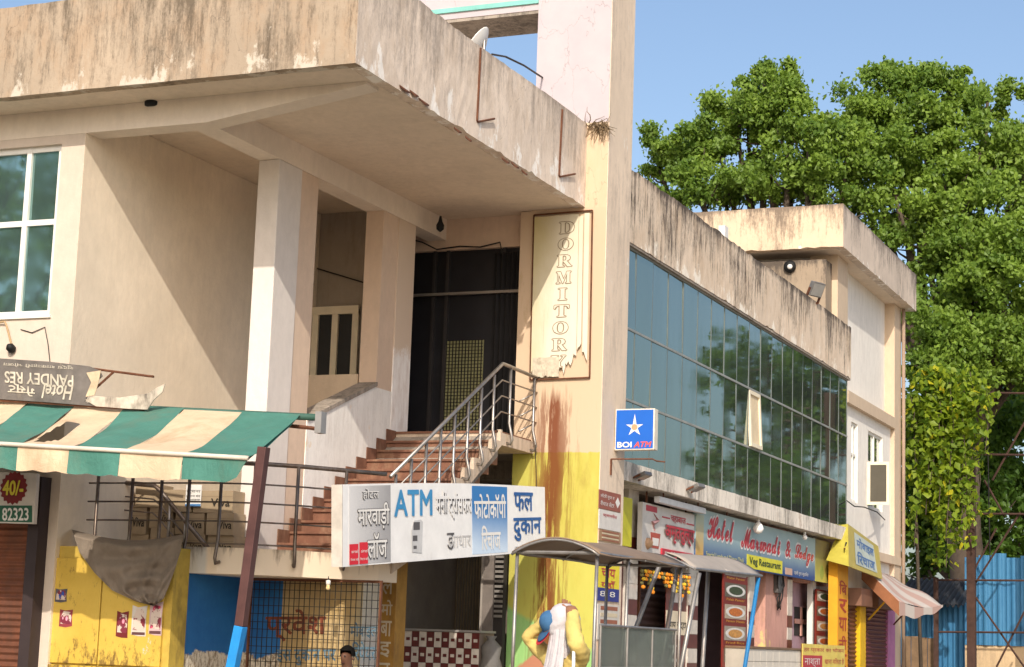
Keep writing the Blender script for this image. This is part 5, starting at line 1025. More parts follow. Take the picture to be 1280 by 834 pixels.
A2.part('valance', MB().grid(lambda u, v: o1p.lerp(o2p, u)+Vector((.01, 0, -.32*v*(1-.75*u)+.03*math.sin(u*14)*v-.10*math.sin(u*math.pi))), 20, 3), m_rw, smooth=True); A2.part('near_valance', MB().grid(lambda u, v: w1p.lerp(o1p, u)+Vector((0, -.01, -.32*v-.12*(1-u)*0)), 10, 3), mat('orange cloth', (.42, .18, .09), .7), smooth=True)
A2.part('strut', MB().tube([(-9.45, 43.2, 2.35), w1p.lerp(o1p, .75)+Vector((0, .2, -.04))], .022, 6), mat('yellow strut', (.70, .42, .02), .6)); A2.part('strut', MB().tube([(-9.45, 46.0, 2.3), w2p.lerp(o2p, .6)], .02, 6), m_rust)
solo('line_hanger', MB().tube([at(1056, 624, 0, -9.55), at(1068, 633, 0, -9.3), at(1080, 634, 0, -9.2), at(1096, 640, 0, -9.35), at(1106, 650, 0, -9.55)], .014, 5), m_wire, 'bent dark wire hanger below the casement window', 'wire')
# ================================================================== carts and people
m_tin = mat('brown grey cart sheet', (.25, .175, .12), .6, .1, .15, 3); m_cf = mat('worn cart tube', (.30, .28, .26), .45, .6, .3, 6, dirt=(.18, .10, .06), dirt_amt=.35)
FC = T('food_cart', 'street food cart with brown barrel roof, thin tube posts and glass case', 'cart', (-6.1, 16.7, .12))
zr = 2.35; c0, c1 = at(645, 690, 2, zr), at(752, 692, 2, zr); yn = c0.y; yf = 17.8; x0c, x1c = c0.x, c1.x
def roof(u, v): 
    x = x0c-.02+(x1c-x0c+.04)*u; return Vector((x+.06*v, yn-.05+(yf-yn+.1)*v, zr+.135*math.sin(math.pi*u)**.8+.0-.0*v-.012*math.sin(v*9)))
FC.part('roof_sheet', MB().grid(roof, 16, 8, (0, 0, -.012)), m_tin, smooth=True)
for v in (0, .5, 1): FC.part('roof_hoop', MB().tube([roof(i/14, v)+Vector((0, 0, -.025)) for i in range(15)], .012, 6), m_cf, smooth=True)
FC.part('eave_bar', MB().tube([(x0c, yn, zr), (x1c, yn, zr)], .016, 6), m_cf); FC.part('eave_bar', MB().tube([(x1c, yn, zr), (x1c+.06, yf, zr)], .016, 6), m_cf); FC.part('eave_bar', MB().tube([(x0c, yn, zr), (x0c+.06, yf, zr)], .016, 6), m_cf); FC.part('eave_bar', MB().tube([(x0c+.06, yf, zr), (x1c+.06, yf, zr)], .016, 6), m_cf)
for x, y in ((x0c+.01, yn+.01), (x1c-.02, yn+.01), (x0c+.06, yf-.02), (x1c+.04, yf-.02), (x1c-.0, (yn+yf)/2-.35)): FC.part('post', MB().tube([(x-.02, y, .6), (x, y, zr)], .017, 8), m_cf, smooth=True)
zc1 = at(760, 782, 1, yn+.1).z; mg = NB('dusty clear glass'); nn_ = mg.noise(3, mg.pos(), 6, .7)
tr_ = mg.n('ShaderNodeBsdfTransparent'); tr_.inputs[0].default_value = (.80, .84, .80, 1); mx = mg.n('ShaderNodeMixShader'); mg.fin((.22, .24, .22), .12, 0, .5); mg.L(mg.ramp(nn_, .3, .75, .30, .62), mx.inputs[0]); mg.L(tr_.outputs[0], mx.inputs[1]); mg.L(mg.b.outputs[0], mx.inputs[2]); mg.L(mx.outputs[0], mg.out.inputs[0])
gl = FC.part('glass_case', MB().box(x1c-.01, x1c, yn+.08, yf-.1, .95, zc1).box(x0c+.1, x1c-.01, yn+.08, yn+.09, .95, zc1) if False else MB().box(x1c-.005, x1c+.005, yn+.06, yf-.06, .95, zc1), mg.m)
FC.part('glass_end', MB().box(x0c+.05, x1c-.006, yf-.1, yf-.09, .95, zc1), mg.m)
for z in (.95, zc1, (.95+zc1)/2+.02): FC.part('case_rail', MB().tube([(x1c+.008, yn+.05, z), (x1c+.012, yf-.05, z)], .013, 6), m_cf)
for k in range(4): y = yn+.06+(yf-yn-.12)*k/3; FC.part('case_upright', MB().tube([(x1c+.008, y, .9), (x1c+.01, y, zc1)], .012, 6), m_cf)
FC.part('tray', MB().box(x0c, x1c+.06, yn, yf, .86, .92), m_cf); 
for y in (yn+.4, yf-.4):
    for x in (x0c+.02, x1c+.02): FC.part('wheel', MB().lathe((x, y, .40), [(.28, -.02), (.28, .02), (.22, .02), (.03, .03), (.03, -.03), (.22, -.02)], 20, (1, 0, 0)), m_black)
for y in (yn+.4, yf-.4): FC.part('axle', MB().box(x0c, x1c, y-.03, y+.03, .37, .86), m_cf)
FC.part('goods', MB().box(x0c+.15, x1c-.1, yn+.5, yf-.3, .92, 1.18), mat('tray of snacks', (.34, .26, .16), .8, 0, .4, 12))
# second stall: flat grey sheet on leaning tubes
SC = T('stall_shelter', 'small stall shelter of pale grey sheet on leaning steel and blue tubes', 'stall', (-5.5, 19.5, .12))
zs2 = 2.42; e0, e1, e2, e3 = at(826, 690, 2, 2.55), at(870, 710, 2, 2.32), at(952, 719, 2, 2.32), at(905, 696, 2, 2.55)
p0, p3_ = at(832, 690, 1, 18.0), at(910, 697, 1, 20.4); p1, p2 = at(868, 711, 1, 17.95), at(952, 720, 1, 20.5)
SC.part('roof_sheet', MB().grid(lambda u, v: p0.lerp(p3_, u).lerp(p1.lerp(p2, u), v)+Vector((0, 0, .02*math.sin(u*7)*v+.03*math.sin(v*math.pi))), 14, 8, (0, 0, -.012)), mat('pale grey cart sheet', (.36, .31, .26), .6, 0, .15, 4), smooth=True)
m_bpo = mat('blue tube paint', (.02, .18, .42), .5)
for i, (a, b, c_, d, y, m_) in enumerate(((849, 697, 826, 834, 18.3, m_cf), (827, 700, 795, 784, 18.2, m_cf), (874, 716, 851, 834, 18.05, m_cf), (948, 722, 931, 834, 20.4, m_bpo), (886, 704, 878, 834, 19.4, m_cf))):
    A_, B_ = at(a, b, 1, y), at(c_, d, 1, y); B2 = A_+(B_-A_)*((A_.z-.12)/(A_.z-B_.z)); SC.part('post', MB().tube([B2, A_], .024, 8), m_, smooth=True)
SC.part('eave_bar', MB().tube([p1, p2], .016, 6), m_cf); SC.part('eave_bar', MB().tube([p0+Vector((0, 0, -.03)), p3_+Vector((0, 0, -.03))], .016, 6), m_cf); SC.part('cross_bar', MB().tube([p0+Vector((0, 0, -.03)), p1], .014, 6), m_cf); SC.part('cross_bar', MB().tube([p3_+Vector((0, 0, -.03)), p2], .014, 6), m_cf); SC.part('cross_bar', MB().tube([p0.lerp(p3_, .5)+Vector((0, 0, -.02)), p1.lerp(p2, .5)], .014, 6), m_cf)

def skin_body(name, joints, edges, parent_loc, mats, zone):
    """one continuous skinned surface from a joint graph; zone(p) -> material index"""
    me = bpy.data.meshes.new(name); ks = list(joints); idx = {k: i for i, k in enumerate(ks)}
    me.from_pydata([tuple(Vector(joints[k][0])) for k in ks], [(idx[a], idx[b]) for a, b in edges], []); o = bpy.data.objects.new('tmp', me); COL.objects.link(o)
    o.modifiers.new('s', 'SKIN'); ss = o.modifiers.new('u', 'SUBSURF'); ss.levels = 3; ss.render_levels = 3
    if not me.skin_vertices: me.attributes.new('skin', 'FLOAT', 'POINT')
    for i, k in enumerate(ks):
        r_ = joints[k][1]; me.skin_vertices[0].data[i].radius = r_ if isinstance(r_, tuple) else (r_, r_); me.skin_vertices[0].data[i].use_root = (i == 0)
    bpy.context.view_layer.update(); out = bpy.data.meshes.new_from_object(o.evaluated_get(bpy.context.evaluated_depsgraph_get())); bpy.data.objects.remove(o)
    out.materials.clear()
    for m_ in mats: out.materials.append(m_)
    for p in out.polygons: p.material_index = zone(p.center); p.use_smooth = True
    cl = set(v for p in out.polygons if p.material_index == 0 for v in p.vertices); sk_ = set(v for p in out.polygons if p.material_index != 0 for v in p.vertices)
    for v in cl-sk_:   # creases in the clothing
        q = v.co if hasattr(v, 'co') else out.vertices[v].co; w_ = noise.noise(q*11)*.011+noise.noise(Vector((q.x*16, q.y*16, q.z*34)))*.008; out.vertices[v].co = q+out.vertices[v].normal*w_
    out.name = name; return out
def skin_mat(name, col): b = NB(name); n = b.noise(30, b.pos(), 4); b.b.inputs['Subsurface Weight'].default_value = .1; return b.fin(b.mix(n, sc(col, .8), col), .55)
m_sk = skin_mat('brown skin', (.30, .14, .075)); m_sk2 = skin_mat('dark brown skin', (.13, .06, .035))
m_kur = fabric('yellow kurta cloth', (.62, .47, .15), (.52, .36, .10)); m_scf = fabric('white scarf cloth', (.56, .52, .525), (.44, .39, .395)); m_teal = fabric('teal shirt cloth', (.05, .34, .36), (.03, .2, .22)); m_trs = fabric('dark trousers', (.04, .04, .05), (.03, .03, .03))
def person(name, label, loc, yaw, J, E, mats, zone):
    th = T(name, label, 'person', loc); th.o.rotation_euler = (0, 0, yaw); me = skin_body('body', J, E, loc, mats, zone); o = bpy.data.objects.new('body', me); link(o, th.o); return th
def hand(J, E, wrist, d, side, pre):
    """palm, four fingers and a thumb rooted in the palm; d = pointing direction, side = thumb side"""
    d = Vector(d).normalized(); s_ = Vector(side).normalized(); n_ = d.cross(s_)
    pal = Vector(J[wrist][0])+d*.055; J[pre+'p'] = (pal, (.030, .020)); E.append((wrist, pre+'p'))
    for i, (off, l) in enumerate(((.027, .062), (.009, .070), (-.009, .065), (-.026, .050))):
        b = pal+s_*off+d*.030; J[f'{pre}{i}a'] = (b, .0095); J[f'{pre}{i}b'] = (b+d*l*.5+n_*.008, .009); J[f'{pre}{i}c'] = (b+d*l*.9+n_*.03, .0075); E.extend([(pre+'p', f'{pre}{i}a'), (f'{pre}{i}a', f'{pre}{i}b'), (f'{pre}{i}b', f'{pre}{i}c')])
    b = pal+s_*.036-d*.012; J[pre+'ta'] = (b, .0105); J[pre+'tb'] = (b+s_*.022+d*.028+n_*.01, .0095); E.extend([(pre+'p', pre+'ta'), (pre+'ta', pre+'tb')])
# woman adjusting her scarf: faces left of the camera
hp_ = at(708, 758, 1, 12.2); H = 1.655; lw = Vector((hp_.x, 12.2, .12)); k_ = (hp_.z-.12)/H
J = {'pel': ((0, 0, .88), (.15, .11)), 'sp1': ((0, .0, 1.05), (.135, .095)), 'sp2': ((0, .0, 1.24), (.15, .10)), 'nk0': ((0, 0, 1.37), (.075, .06)), 'nk': ((0, -.01, 1.43), .048), 'hd': ((0, -.02, 1.53), (.075, .09)), 'hd2': ((0, -.015, 1.60), (.055, .065)),
     'sl': ((-.17, 0, 1.335), .062), 'el': ((-.30, -.07, 1.44), .058), 'wl': ((-.12, -.05, 1.56), .044), 'sr': ((.17, 0, 1.335), .062), 'er': ((.215, -.13, 1.40), .066), 'wr': ((.095, -.04, 1.62), .048),
     'hl': ((-.09, 0, .82), .10), 'kl': ((-.10, -.02, .48), .075), 'al': ((-.10, .02, .09), .048), 'fl': ((-.11, -.12, .04), .04), 'hr': ((.09, 0, .82), .10), 'kr': ((.10, -.02, .48), .075), 'ar': ((.10, .02, .09), .048), 'fr': ((.11, -.12, .04), .04)}
E = [('pel', 'sp1'), ('sp1', 'sp2'), ('sp2', 'nk0'), ('nk0', 'nk'), ('nk', 'hd'), ('hd', 'hd2'), ('sp2', 'sl'), ('sl', 'el'), ('el', 'wl'), ('sp2', 'sr'), ('sr', 'er'), ('er', 'wr'), ('pel', 'hl'), ('hl', 'kl'), ('kl', 'al'), ('al', 'fl'), ('pel', 'hr'), ('hr', 'kr'), ('kr', 'ar'), ('ar', 'fr')]
J = {k: (Vector(v[0])*k_, v[1]) for k, v in J.items()}
hand(J, E, 'wl', (.75, .25, .12), (.1, -.2, 1), 'L'); hand(J, E, 'wr', (-.8, .3, .35), (-.2, -.9, .2), 'R')
wlp, wrp = J['wl'][0], J['wr'][0]
def zone(p):
    if (p-J['Lp'][0]).length < .09 or (p-J['Rp'][0]).length < .095: return 1
    if p.z > 1.46*k_ and abs(p.x) < .10: return 1
    return 2 if p.z < .12 else 0
yaw_w = math.radians(-22)
PW = person('person', 'person in yellow kurta, white headscarf and blue cap adjusting scarf with both arms raised', lw, yaw_w, J, E, [m_kur, m_sk, m_black], zone)
def lp(th, name, mb, m, parent=None, smooth=True):
    me = mesh_of(name, mb, m, smooth); o = bpy.data.objects.new(name, me); link(o, parent or th.o); return o
kz = k_
def scarf(u, v):
    a = u*2*math.pi; z = 1.655-.30*v if v < .75 else 1.43-.0*v-.5*(v-.75)
    prof_ = [(0, .035), (.05, .072), (.14, .095), (.28, .108), (.42, .112), (.55, .104), (.66, .088), (.78, .092), (.9, .108), (1, .100)]
    for (a0_, r0_), (a1_, r1_) in zip(prof_, prof_[1:]):
        if v <= a1_: rr__ = r0_+(r1_-r0_)*(v-a0_)/(a1_-a0_); break
    face = max(0, math.cos(a-math.radians(200)))**6*(1 if .28 < v < .62 else 0)
    fold = (.005*math.sin(a*4+v*17)+.0035*math.sin(v*46+a*3))*min(1, v*2.2)
    return Vector((rr__*(1-.25*face)*math.cos(a)*.92+fold*math.cos(a), -.02+(rr__*1.1*(1-.25*face))*math.sin(a)+fold*math.sin(a), (1.672-.36*v)))*kz
sc_o = lp(PW, 'headscarf', MB().grid(scarf, 40, 26), m_scf)
lp(PW, 'scarf_end', MB().grid(lambda u, v: Vector(((u-.5)*(.13+.045*min(1, v*2.2))+.025+.012*math.sin(v*6), -.03-math.sqrt(max(.0001, (.100+.043*min(1, v*2.5))**2-((u-.5)*.14)**2))-.004*math.sin(u*15+v*4)-.0025*math.sin(u*33+v*9), 1.50-.70*v))*kz, 44, 24), m_scf, sc_o)
def capf(u, v):   # crown of the cap, tipped to the left and down
    a = u*2*math.pi; e_ = v*math.pi/2; return Vector((.080*math.cos(e_)*math.cos(a), .082*math.cos(e_)*math.sin(a), .095*math.sin(e_)))
mc = Matrix.Translation(Vector((-.052, -.082, 1.540))*kz) @ Matrix.Rotation(math.radians(20), 4, 'Z') @ Matrix.Rotation(math.radians(-38), 4, 'Y') @ Matrix.Rotation(math.radians(32), 4, 'X')
capm = mat('blue cap cloth', (.045, .13, .26), .8, 0, .2, 20)
cap_o = lp(PW, 'cap', MB().grid(lambda u, v: mc @ capf(u, v), 24, 9), capm)
def brim(u, v, d=0, ex=1): a = math.radians(180-75+150*u); r0_ = .081+.075*v*ex*math.sin(math.pi*u)**.6; return mc @ Vector((r0_*math.cos(a), r0_*1.1*math.sin(a), -.004-.022*v*math.sin(math.pi*u)+d))
lp(PW, 'brim', MB().grid(brim, 20, 5, (0, 0, .004)), capm, cap_o); lp(PW, 'brim_underside', MB().grid(lambda u, v: brim(u, v, -.010, 1.3), 20, 5), mat('red brim cloth', (.60, .03, .05), .8), cap_o)
lp(PW, 'cap_badge', MB().grid(lambda u, v: mc @ (capf(.40+.16*u, .28+.22*v)*1.02), 6, 3), m_whitep, cap_o)
lp(PW, 'bag_strap', MB().tube([Vector((.20, -.13, 1.38))*kz, Vector((.235, -.165, 1.28))*kz, Vector((.22, -.16, 1.12))*kz, Vector((.17, -.15, .95))*kz], .012, 6), m_whitep)
# man sitting before the grille
hs = at(437, 808, 1, 18.3); lm = Vector((hs.x, 18.3, .12)); dz_ = hs.z-.12
J2 = {'pel': ((0, 0, dz_-.80), (.15, .13)), 'sp1': ((0, -.01, dz_-.60), (.13, .10)), 'sp2': ((0, -.02, dz_-.40), (.16, .10)), 'nk0': ((0, -.02, dz_-.27), (.07, .06)), 'nk': ((0, -.025, dz_-.22), .05), 'hd': ((0, -.04, dz_-.13), (.070, .085)), 'hd2': ((0, -.035, dz_-.05), (.062, .075)), 'ns': ((0, -.128, dz_-.125), .013),
      'sl': ((-.19, -.02, dz_-.33), .06), 'el': ((-.24, -.06, dz_-.58), .046), 'wl': ((-.14, -.26, dz_-.70), .03), 'sr': ((.19, -.02, dz_-.33), .06), 'er': ((.24, -.06, dz_-.58), .046), 'wr': ((.14, -.26, dz_-.70), .03),
      'hl': ((-.10, -.06, dz_-.84), .09), 'kl': ((-.14, -.44, dz_-.80), .07), 'al': ((-.14, -.42, .10), .045), 'fl': ((-.15, -.55, .045), .04), 'hr': ((.10, -.06, dz_-.84), .09), 'kr': ((.14, -.44, dz_-.80), .07), 'ar': ((.14, -.42, .10), .045), 'fr': ((.15, -.55, .045), .04)}
E2 = [('pel', 'sp1'), ('sp1', 'sp2'), ('sp2', 'nk0'), ('nk0', 'nk'), ('nk', 'hd'), ('hd', 'hd2'), ('hd', 'ns'), ('sp2', 'sl'), ('sl', 'el'), ('el', 'wl'), ('sp2', 'sr'), ('sr', 'er'), ('er', 'wr'), ('pel', 'hl'), ('hl', 'kl'), ('kl', 'al'), ('al', 'fl'), ('pel', 'hr'), ('hr', 'kr'), ('kr', 'ar'), ('ar', 'fr')]
J2 = {k: (Vector(v[0]), v[1]) for k, v in J2.items()}
hand(J2, E2, 'wl', (.3, -.9, -.1), (1, .3, 0), 'L'); hand(J2, E2, 'wr', (-.3, -.9, -.1), (-1, .3, 0), 'R')
def zone2(p):
    if p.z > dz_-.27 or (p-J2['Lp'][0]).length < .11 or (p-J2['Rp'][0]).length < .11: return 1
    return 2 if p.z < dz_-.74 else 0
PM = person('person', 'person with short dark hair in teal shirt sitting before the wire grille', lm, math.radians(-8), J2, E2, [m_teal, m_sk2, m_trs], zone2)
def hair(u, v): a = u*2*math.pi; e_ = (-.12+1.12*v)*math.pi/2; f_ = 1+.03*math.sin(a*9+v*14)+.02*math.sin(a*17); e2 = max(e_, .42) if math.cos(a+math.pi/2) > .25 else e_; return Vector((.082*f_*math.cos(e2)*math.cos(a), -.035+.10*f_*math.cos(e2)*math.sin(a), dz_-.085+.095*f_*math.sin(e2)))
lp(PM, 'hair', MB().grid(hair, 30, 10), mat('black hair', (.008, .007, .006), .95, 0, .3, 40, .05))
for s_ in (-1, 1): lp(PM, 'eye', MB().lathe((s_*.030, -.122, dz_-.105), [(.002, -.006), (.010, 0), (.002, .006)], 8, (0, -1, 0)), m_black); lp(PM, 'ear', MB().lathe((s_*.078, -.03, dz_-.13), [(.004, -.012), (.016, -.004), (.014, .006), (.003, .01)], 8, (s_, -.3, 0)), m_sk2)
lp(PM, 'mouth', MB().box(-.022, .022, -.118, -.108, dz_-.178, dz_-.170), mat('lip', (.10, .035, .03), .6))
st0 = T('stool', 'plain dark wooden stool under the seated person', 'stool', lm); zst = lm.z+dz_-.92
st0.part('seat', MB().box(lm.x-.18, lm.x+.18, lm.y-.2, lm.y+.18, zst-.04, zst), m_rust)
for sx in (-.15, .15):
    for sy_ in (-.16, .15): st0.part('leg', MB().box(lm.x+sx-.02, lm.x+sx+.02, lm.y+sy_-.02, lm.y+sy_+.02, .12, zst-.04), m_rust)
# ================================================================== trees
def leaf_mat(name, dark, light, yellow=None, trans=.45):
    b = NB(name); a = b.n('ShaderNodeAttribute', attribute_name='tone'); c = b.mix(a.outputs['Fac'], dark, light)
    if yellow: c = b.mix(b.ramp(a.outputs['Fac'], .90, .93), c, yellow)
    b.fin(c, .5, 0, .35); t = b.n('ShaderNodeBsdfTranslucent'); b.L(b.mix(.6, c, (.30, .42, .03)) if not yellow else c, t.inputs[0]); m_ = b.n('ShaderNodeMixShader'); m_.inputs[0].default_value = trans
    b.L(b.b.outputs[0], m_.inputs[1]); b.L(t.outputs[0], m_.inputs[2]); b.L(m_.outputs[0], b.out.inputs[0]); return b.m
m_leaf = leaf_mat('peepal leaf', (.075, .155, .025), (.31, .44, .065)); m_leafd = leaf_mat('distant leaf', (.04, .10, .015), (.12, .22, .03)); m_vine = leaf_mat('creeper leaf', (.05, .13, .012), (.36, .46, .03), (.66, .58, .03), .5); m_bark = mat('bark', (.10, .075, .055), .95, 0, .3, 4, bump=.5)
def leaves(C, size, rng, out=None, spread=.35, heart=False):
    """C (n,3) leaf positions -> arrays of verts/faces, folded along the midrib, tips hanging"""
    n = len(C); s = size*rng.uniform(.7, 1.3, n)[:, None]
    d = rng.normal(0, 1, (n, 3)); d[:, 2] -= .9; d /= np.linalg.norm(d, axis=1)[:, None]
    nr = rng.normal(0, .75, (n, 3)); nr[:, 2] += .75; nr[:, 1] -= .65
    w = np.cross(d, nr); w /= np.linalg.norm(w, axis=1)[:, None]+1e-9; up = np.cross(w, d)
    base = C-d*s*.5; tip = C+d*s*.6; l = C+w*s*.36-up*s*.12-d*s*.12; r = C-w*s*.36-up*s*.12-d*s*.12
    V = np.stack([base, l, tip, r], 1).reshape(-1, 3); i = np.arange(n)*4
    Fc = np.concatenate([np.stack([i, i+1, i+2], 1), np.stack([i, i+2, i+3], 1)]); return V, Fc
def leaf_obj(name, C, size, m, parent, org, rng, tone=None):
    V, Fc = leaves(C, size, rng); V = V-np.array(org); me = bpy.data.meshes.new(name)
    me.vertices.add(len(V)); me.vertices.foreach_set('co', V.astype(np.float32).ravel()); nf = len(Fc); me.loops.add(nf*3); me.loops.foreach_set('vertex_index', Fc.astype(np.int32).ravel()); me.polygons.add(nf); me.polygons.foreach_set('loop_start', np.arange(0, nf*3, 3, dtype=np.int32)); me.update()
    t = rng.uniform(0, 1, len(C)) if tone is None else tone; at_ = me.attributes.new('tone', 'FLOAT', 'POINT'); at_.data.foreach_set('value', np.repeat(t, 4).astype(np.float32)); me.materials.append(m); me.validate()
    o = bpy.data.objects.new(name, me); link(o, parent); o['kind'] = 'stuff'; return o
def tree(name, label, base, lobes, size, nleaf, m, seed, trunk_r=.45, group=None, clump=(.3, .75), cat='tree'):
    rng = np.random.default_rng(seed); th = T(name, label, cat, base, group); base = Vector(base); vol = np.array([r**2 for _, r in lobes]); vol = vol/vol.sum(); P = []; TN = []
    for (c, r), f_ in zip(lobes, vol):
        n = int(nleaf*f_); k = max(6, int(r*r*11.0)); d = rng.normal(0, 1, (k, 3)); d /= np.linalg.norm(d, axis=1)[:, None]; cc_ = np.array(c)+d*(r*rng.uniform(.1, 1.15, k)**.55)[:, None]*np.array([1.1, 1, .9])
        w = rng.integers(0, k, n); cr = rng.uniform(*clump, k)*min(1, r/1.8)
        q = rng.normal(0, .5, (n, 3))*cr[w][:, None]*np.array([1.1, 1.1, .8]); P.append(cc_[w]+q); ct = rng.uniform(.1, .9, k); TN.append(np.clip(ct[w]*.6+rng.uniform(0, .4, n), 0, 1))
    P = np.concatenate(P); TN = np.concatenate(TN); leaf_obj('crown', P, size, m, th.o, th.L, rng, TN)
    cm = sum((Vector(c)*r for c, r in lobes), Vector())/sum(r for _, r in lobes); fork = base.lerp(Vector((cm.x, cm.y, cm.z)), .5); fork.x = base.x*.6+fork.x*.4
    th.part('trunk', MB().tube([base, base.lerp(fork, .3)+Vector((.1, 0, 0)), base.lerp(fork, .7)+Vector((-.1, .1, 0)), fork], [trunk_r*1.3, trunk_r, trunk_r*.9, trunk_r*.75], 12), m_bark, smooth=True)
    for i, (c, r) in enumerate(lobes):
        c = Vector(c); mid = fork.lerp(c, .5)+Vector((rng.normal(0, .4), rng.normal(0, .4), -.5)); lm_ = th.part('limb', MB().tube([fork, fork.lerp(mid, .5)+Vector((0, 0, -.1)), mid, c], [trunk_r*.5, trunk_r*.4, trunk_r*.28, .05], 7), m_bark, smooth=True); tw_ = MB()
        for j in range(6): d = Vector(rng.normal(0, 1, 3)); d.z = abs(d.z)*.6; d.normalize(); s0_ = mid.lerp(c, rng.uniform(.2, .95)); tw_.tube([s0_, s0_+d*r*.45+Vector((0, 0, -.1)), s0_+d*r*.9], [.05, .03, .012], 5)
        t2 = th.part('twigs', tw_, m_bark, lm_); t2['kind'] = 'stuff'
    return th
def lobe(px, py, rpx, y): p = ax_(px, py, y); return (tuple(p), rpx/FPX*(p-CAM).dot(F))
yA = 57.
LA = [lobe(845, 185, 42, yA), lobe(820, 200, 30, yA+1), lobe(875, 215, 44, yA-1), lobe(950, 120, 48, yA), lobe(915, 135, 36, yA+.5), lobe(990, 108, 34, yA+.3), lobe(1060, 190, 46, yA), lobe(895, 175, 40, yA), lobe(935, 165, 45, yA+1), lobe(985, 150, 42, yA-.5), lobe(1010, 185, 46, yA-1), lobe(960, 215, 50, yA), lobe(1035, 140, 36, yA+1), lobe(905, 245, 40, yA+1), lobe(1030, 235, 45, yA), lobe(955, 95, 26, yA), lobe(850, 245, 32, yA+.5)]
tree('peepal_tree', 'tall peepal tree with bright leafy crown rising behind the glazed wing', (ax_(985, 700, yA+2).x, yA+2, 0), LA, .145, 56000, m_leaf, 21, .5)
yB = 60.
LB_ = [lobe(1105, 120, 46, yB), lobe(1140, 110, 36, yB+.5), lobe(1070, 205, 44, yB-.5), lobe(1265, 215, 46, yB), lobe(1085, 165, 42, yB-1), lobe(1170, 115, 42, yB), lobe(1145, 165, 50, yB-1), lobe(1200, 140, 42, yB), lobe(1225, 190, 50, yB-1), lobe(1110, 215, 50, yB-2), lobe(1180, 230, 60, yB-2), lobe(1250, 250, 55, yB-1), lobe(1230, 300, 60, yB-2), lobe(1155, 290, 55, yB-2), lobe(1275, 180, 42, yB), lobe(1190, 345, 58, yB-2), lobe(1260, 360, 58, yB-2), lobe(1170, 400, 55, yB-3), lobe(1240, 430, 60, yB-2), lobe(1300, 300, 60, yB), lobe(1300, 430, 60, yB), lobe(1185, 465, 50, yB-3), lobe(1110, 92, 24, yB), lobe(1184, 88, 22, yB), lobe(1235, 120, 26, yB), lobe(1105, 270, 45, yB), lobe(1300, 140, 34, yB)]
tree('peepal_tree', 'broad spreading tree behind the rear wing, crown reaching down beside its wall', (ax_(1215, 700, yB+2).x, yB+2, 0), LB_, .15, 96000, m_leaf, 22, .6)
yC = 66.
LC = [lobe(1150, 560, 70, yC), lobe(1200, 600, 70, yC), lobe(1260, 560, 60, yC-2), lobe(1250, 640, 50, yC-3), lobe(1150, 660, 60, yC), lobe(1290, 610, 60, yC), lobe(1230, 520, 60, yC), lobe(1275, 500, 50, yC), lobe(1220, 690, 50, yC-2), lobe(1275, 690, 50, yC-2), lobe(1160, 710, 40, yC)]
tree('shrub_tree', 'low bushy tree filling the gap behind the rusty frame and blue fence', (ax_(1210, 760, yC+1).x, yC+1, 0), LC, .22, 26000, m_leafd, 23, .3)
# creeper hanging beside the rear wing
def creeper():
    rng = np.random.default_rng(31); yv = 49.3; C = []; TN = []
    strands = [(x_, 462+.9*abs(x_-1172)*rng.uniform(.2, 1)+rng.uniform(-6, 75), rng.uniform(35, 170)) for x_ in 1128+np.clip(rng.beta(1.6, 2.0, 74), 0, 1)*112]
    th = T('creeper', 'bright lime creeper hanging in long leafy strands beside the rear wing wall', 'plant', (ax_(1180, 690, yv).x, yv, .12)); st_m = MB()
    for (px, py, ln) in strands:
        if px > 1215 and py > 500 and rng.random() < .5: continue
        y = yv+rng.uniform(-.7, .9); a = ax_(px, py, y); L_ = ln/FPX*52*(1. if px < 1205 else .6); n = int(L_*32); t = rng.uniform(0, 1, n); dx = rng.normal(0, .12, n)
        C.append(np.stack([a.x+dx+.15*np.sin(t*6+px), a.y+rng.normal(0, .14, n), a.z-t*L_], 1)); TN.append(np.clip(.15+rng.uniform(0, .72, n)+(rng.random(n) < .035)*.3+.12*(t > .9), 0, 1)); st_m.tube([a, a+Vector((.1, 0, -L_*.5)), a+Vector((0, 0, -L_))], .012, 4)
    for k in range(900):   # mat of leaves over the top
        px = 1130+rng.beta(2, 2.4)*112; py = 458+rng.random()**1.4*70
        p = ax_(px, py+abs(px-1168)*.75*rng.random()+4*math.sin(px*.4), yv+rng.uniform(-.6, .6)); C.append(np.array([[p.x, p.y, p.z]])); TN.append(np.clip(rng.uniform(.1, .95, 1), 0, 1))
    C = np.concatenate(C); TN = np.concatenate(TN); leaf_obj('foliage', C, .20, m_vine, th.o, th.L, rng, TN); s_ = th.part('stems', st_m, m_bark); s_['kind'] = 'stuff'
    th.part('main_stem', MB().tube([(ax_(1150, 690, yv).x, yv+.3, .1), ax_(1145, 640, yv+.3), ax_(1155, 540, yv+.2), ax_(1170, 475, yv)], [.05, .045, .04, .03], 8), m_bark, smooth=True)
creeper()
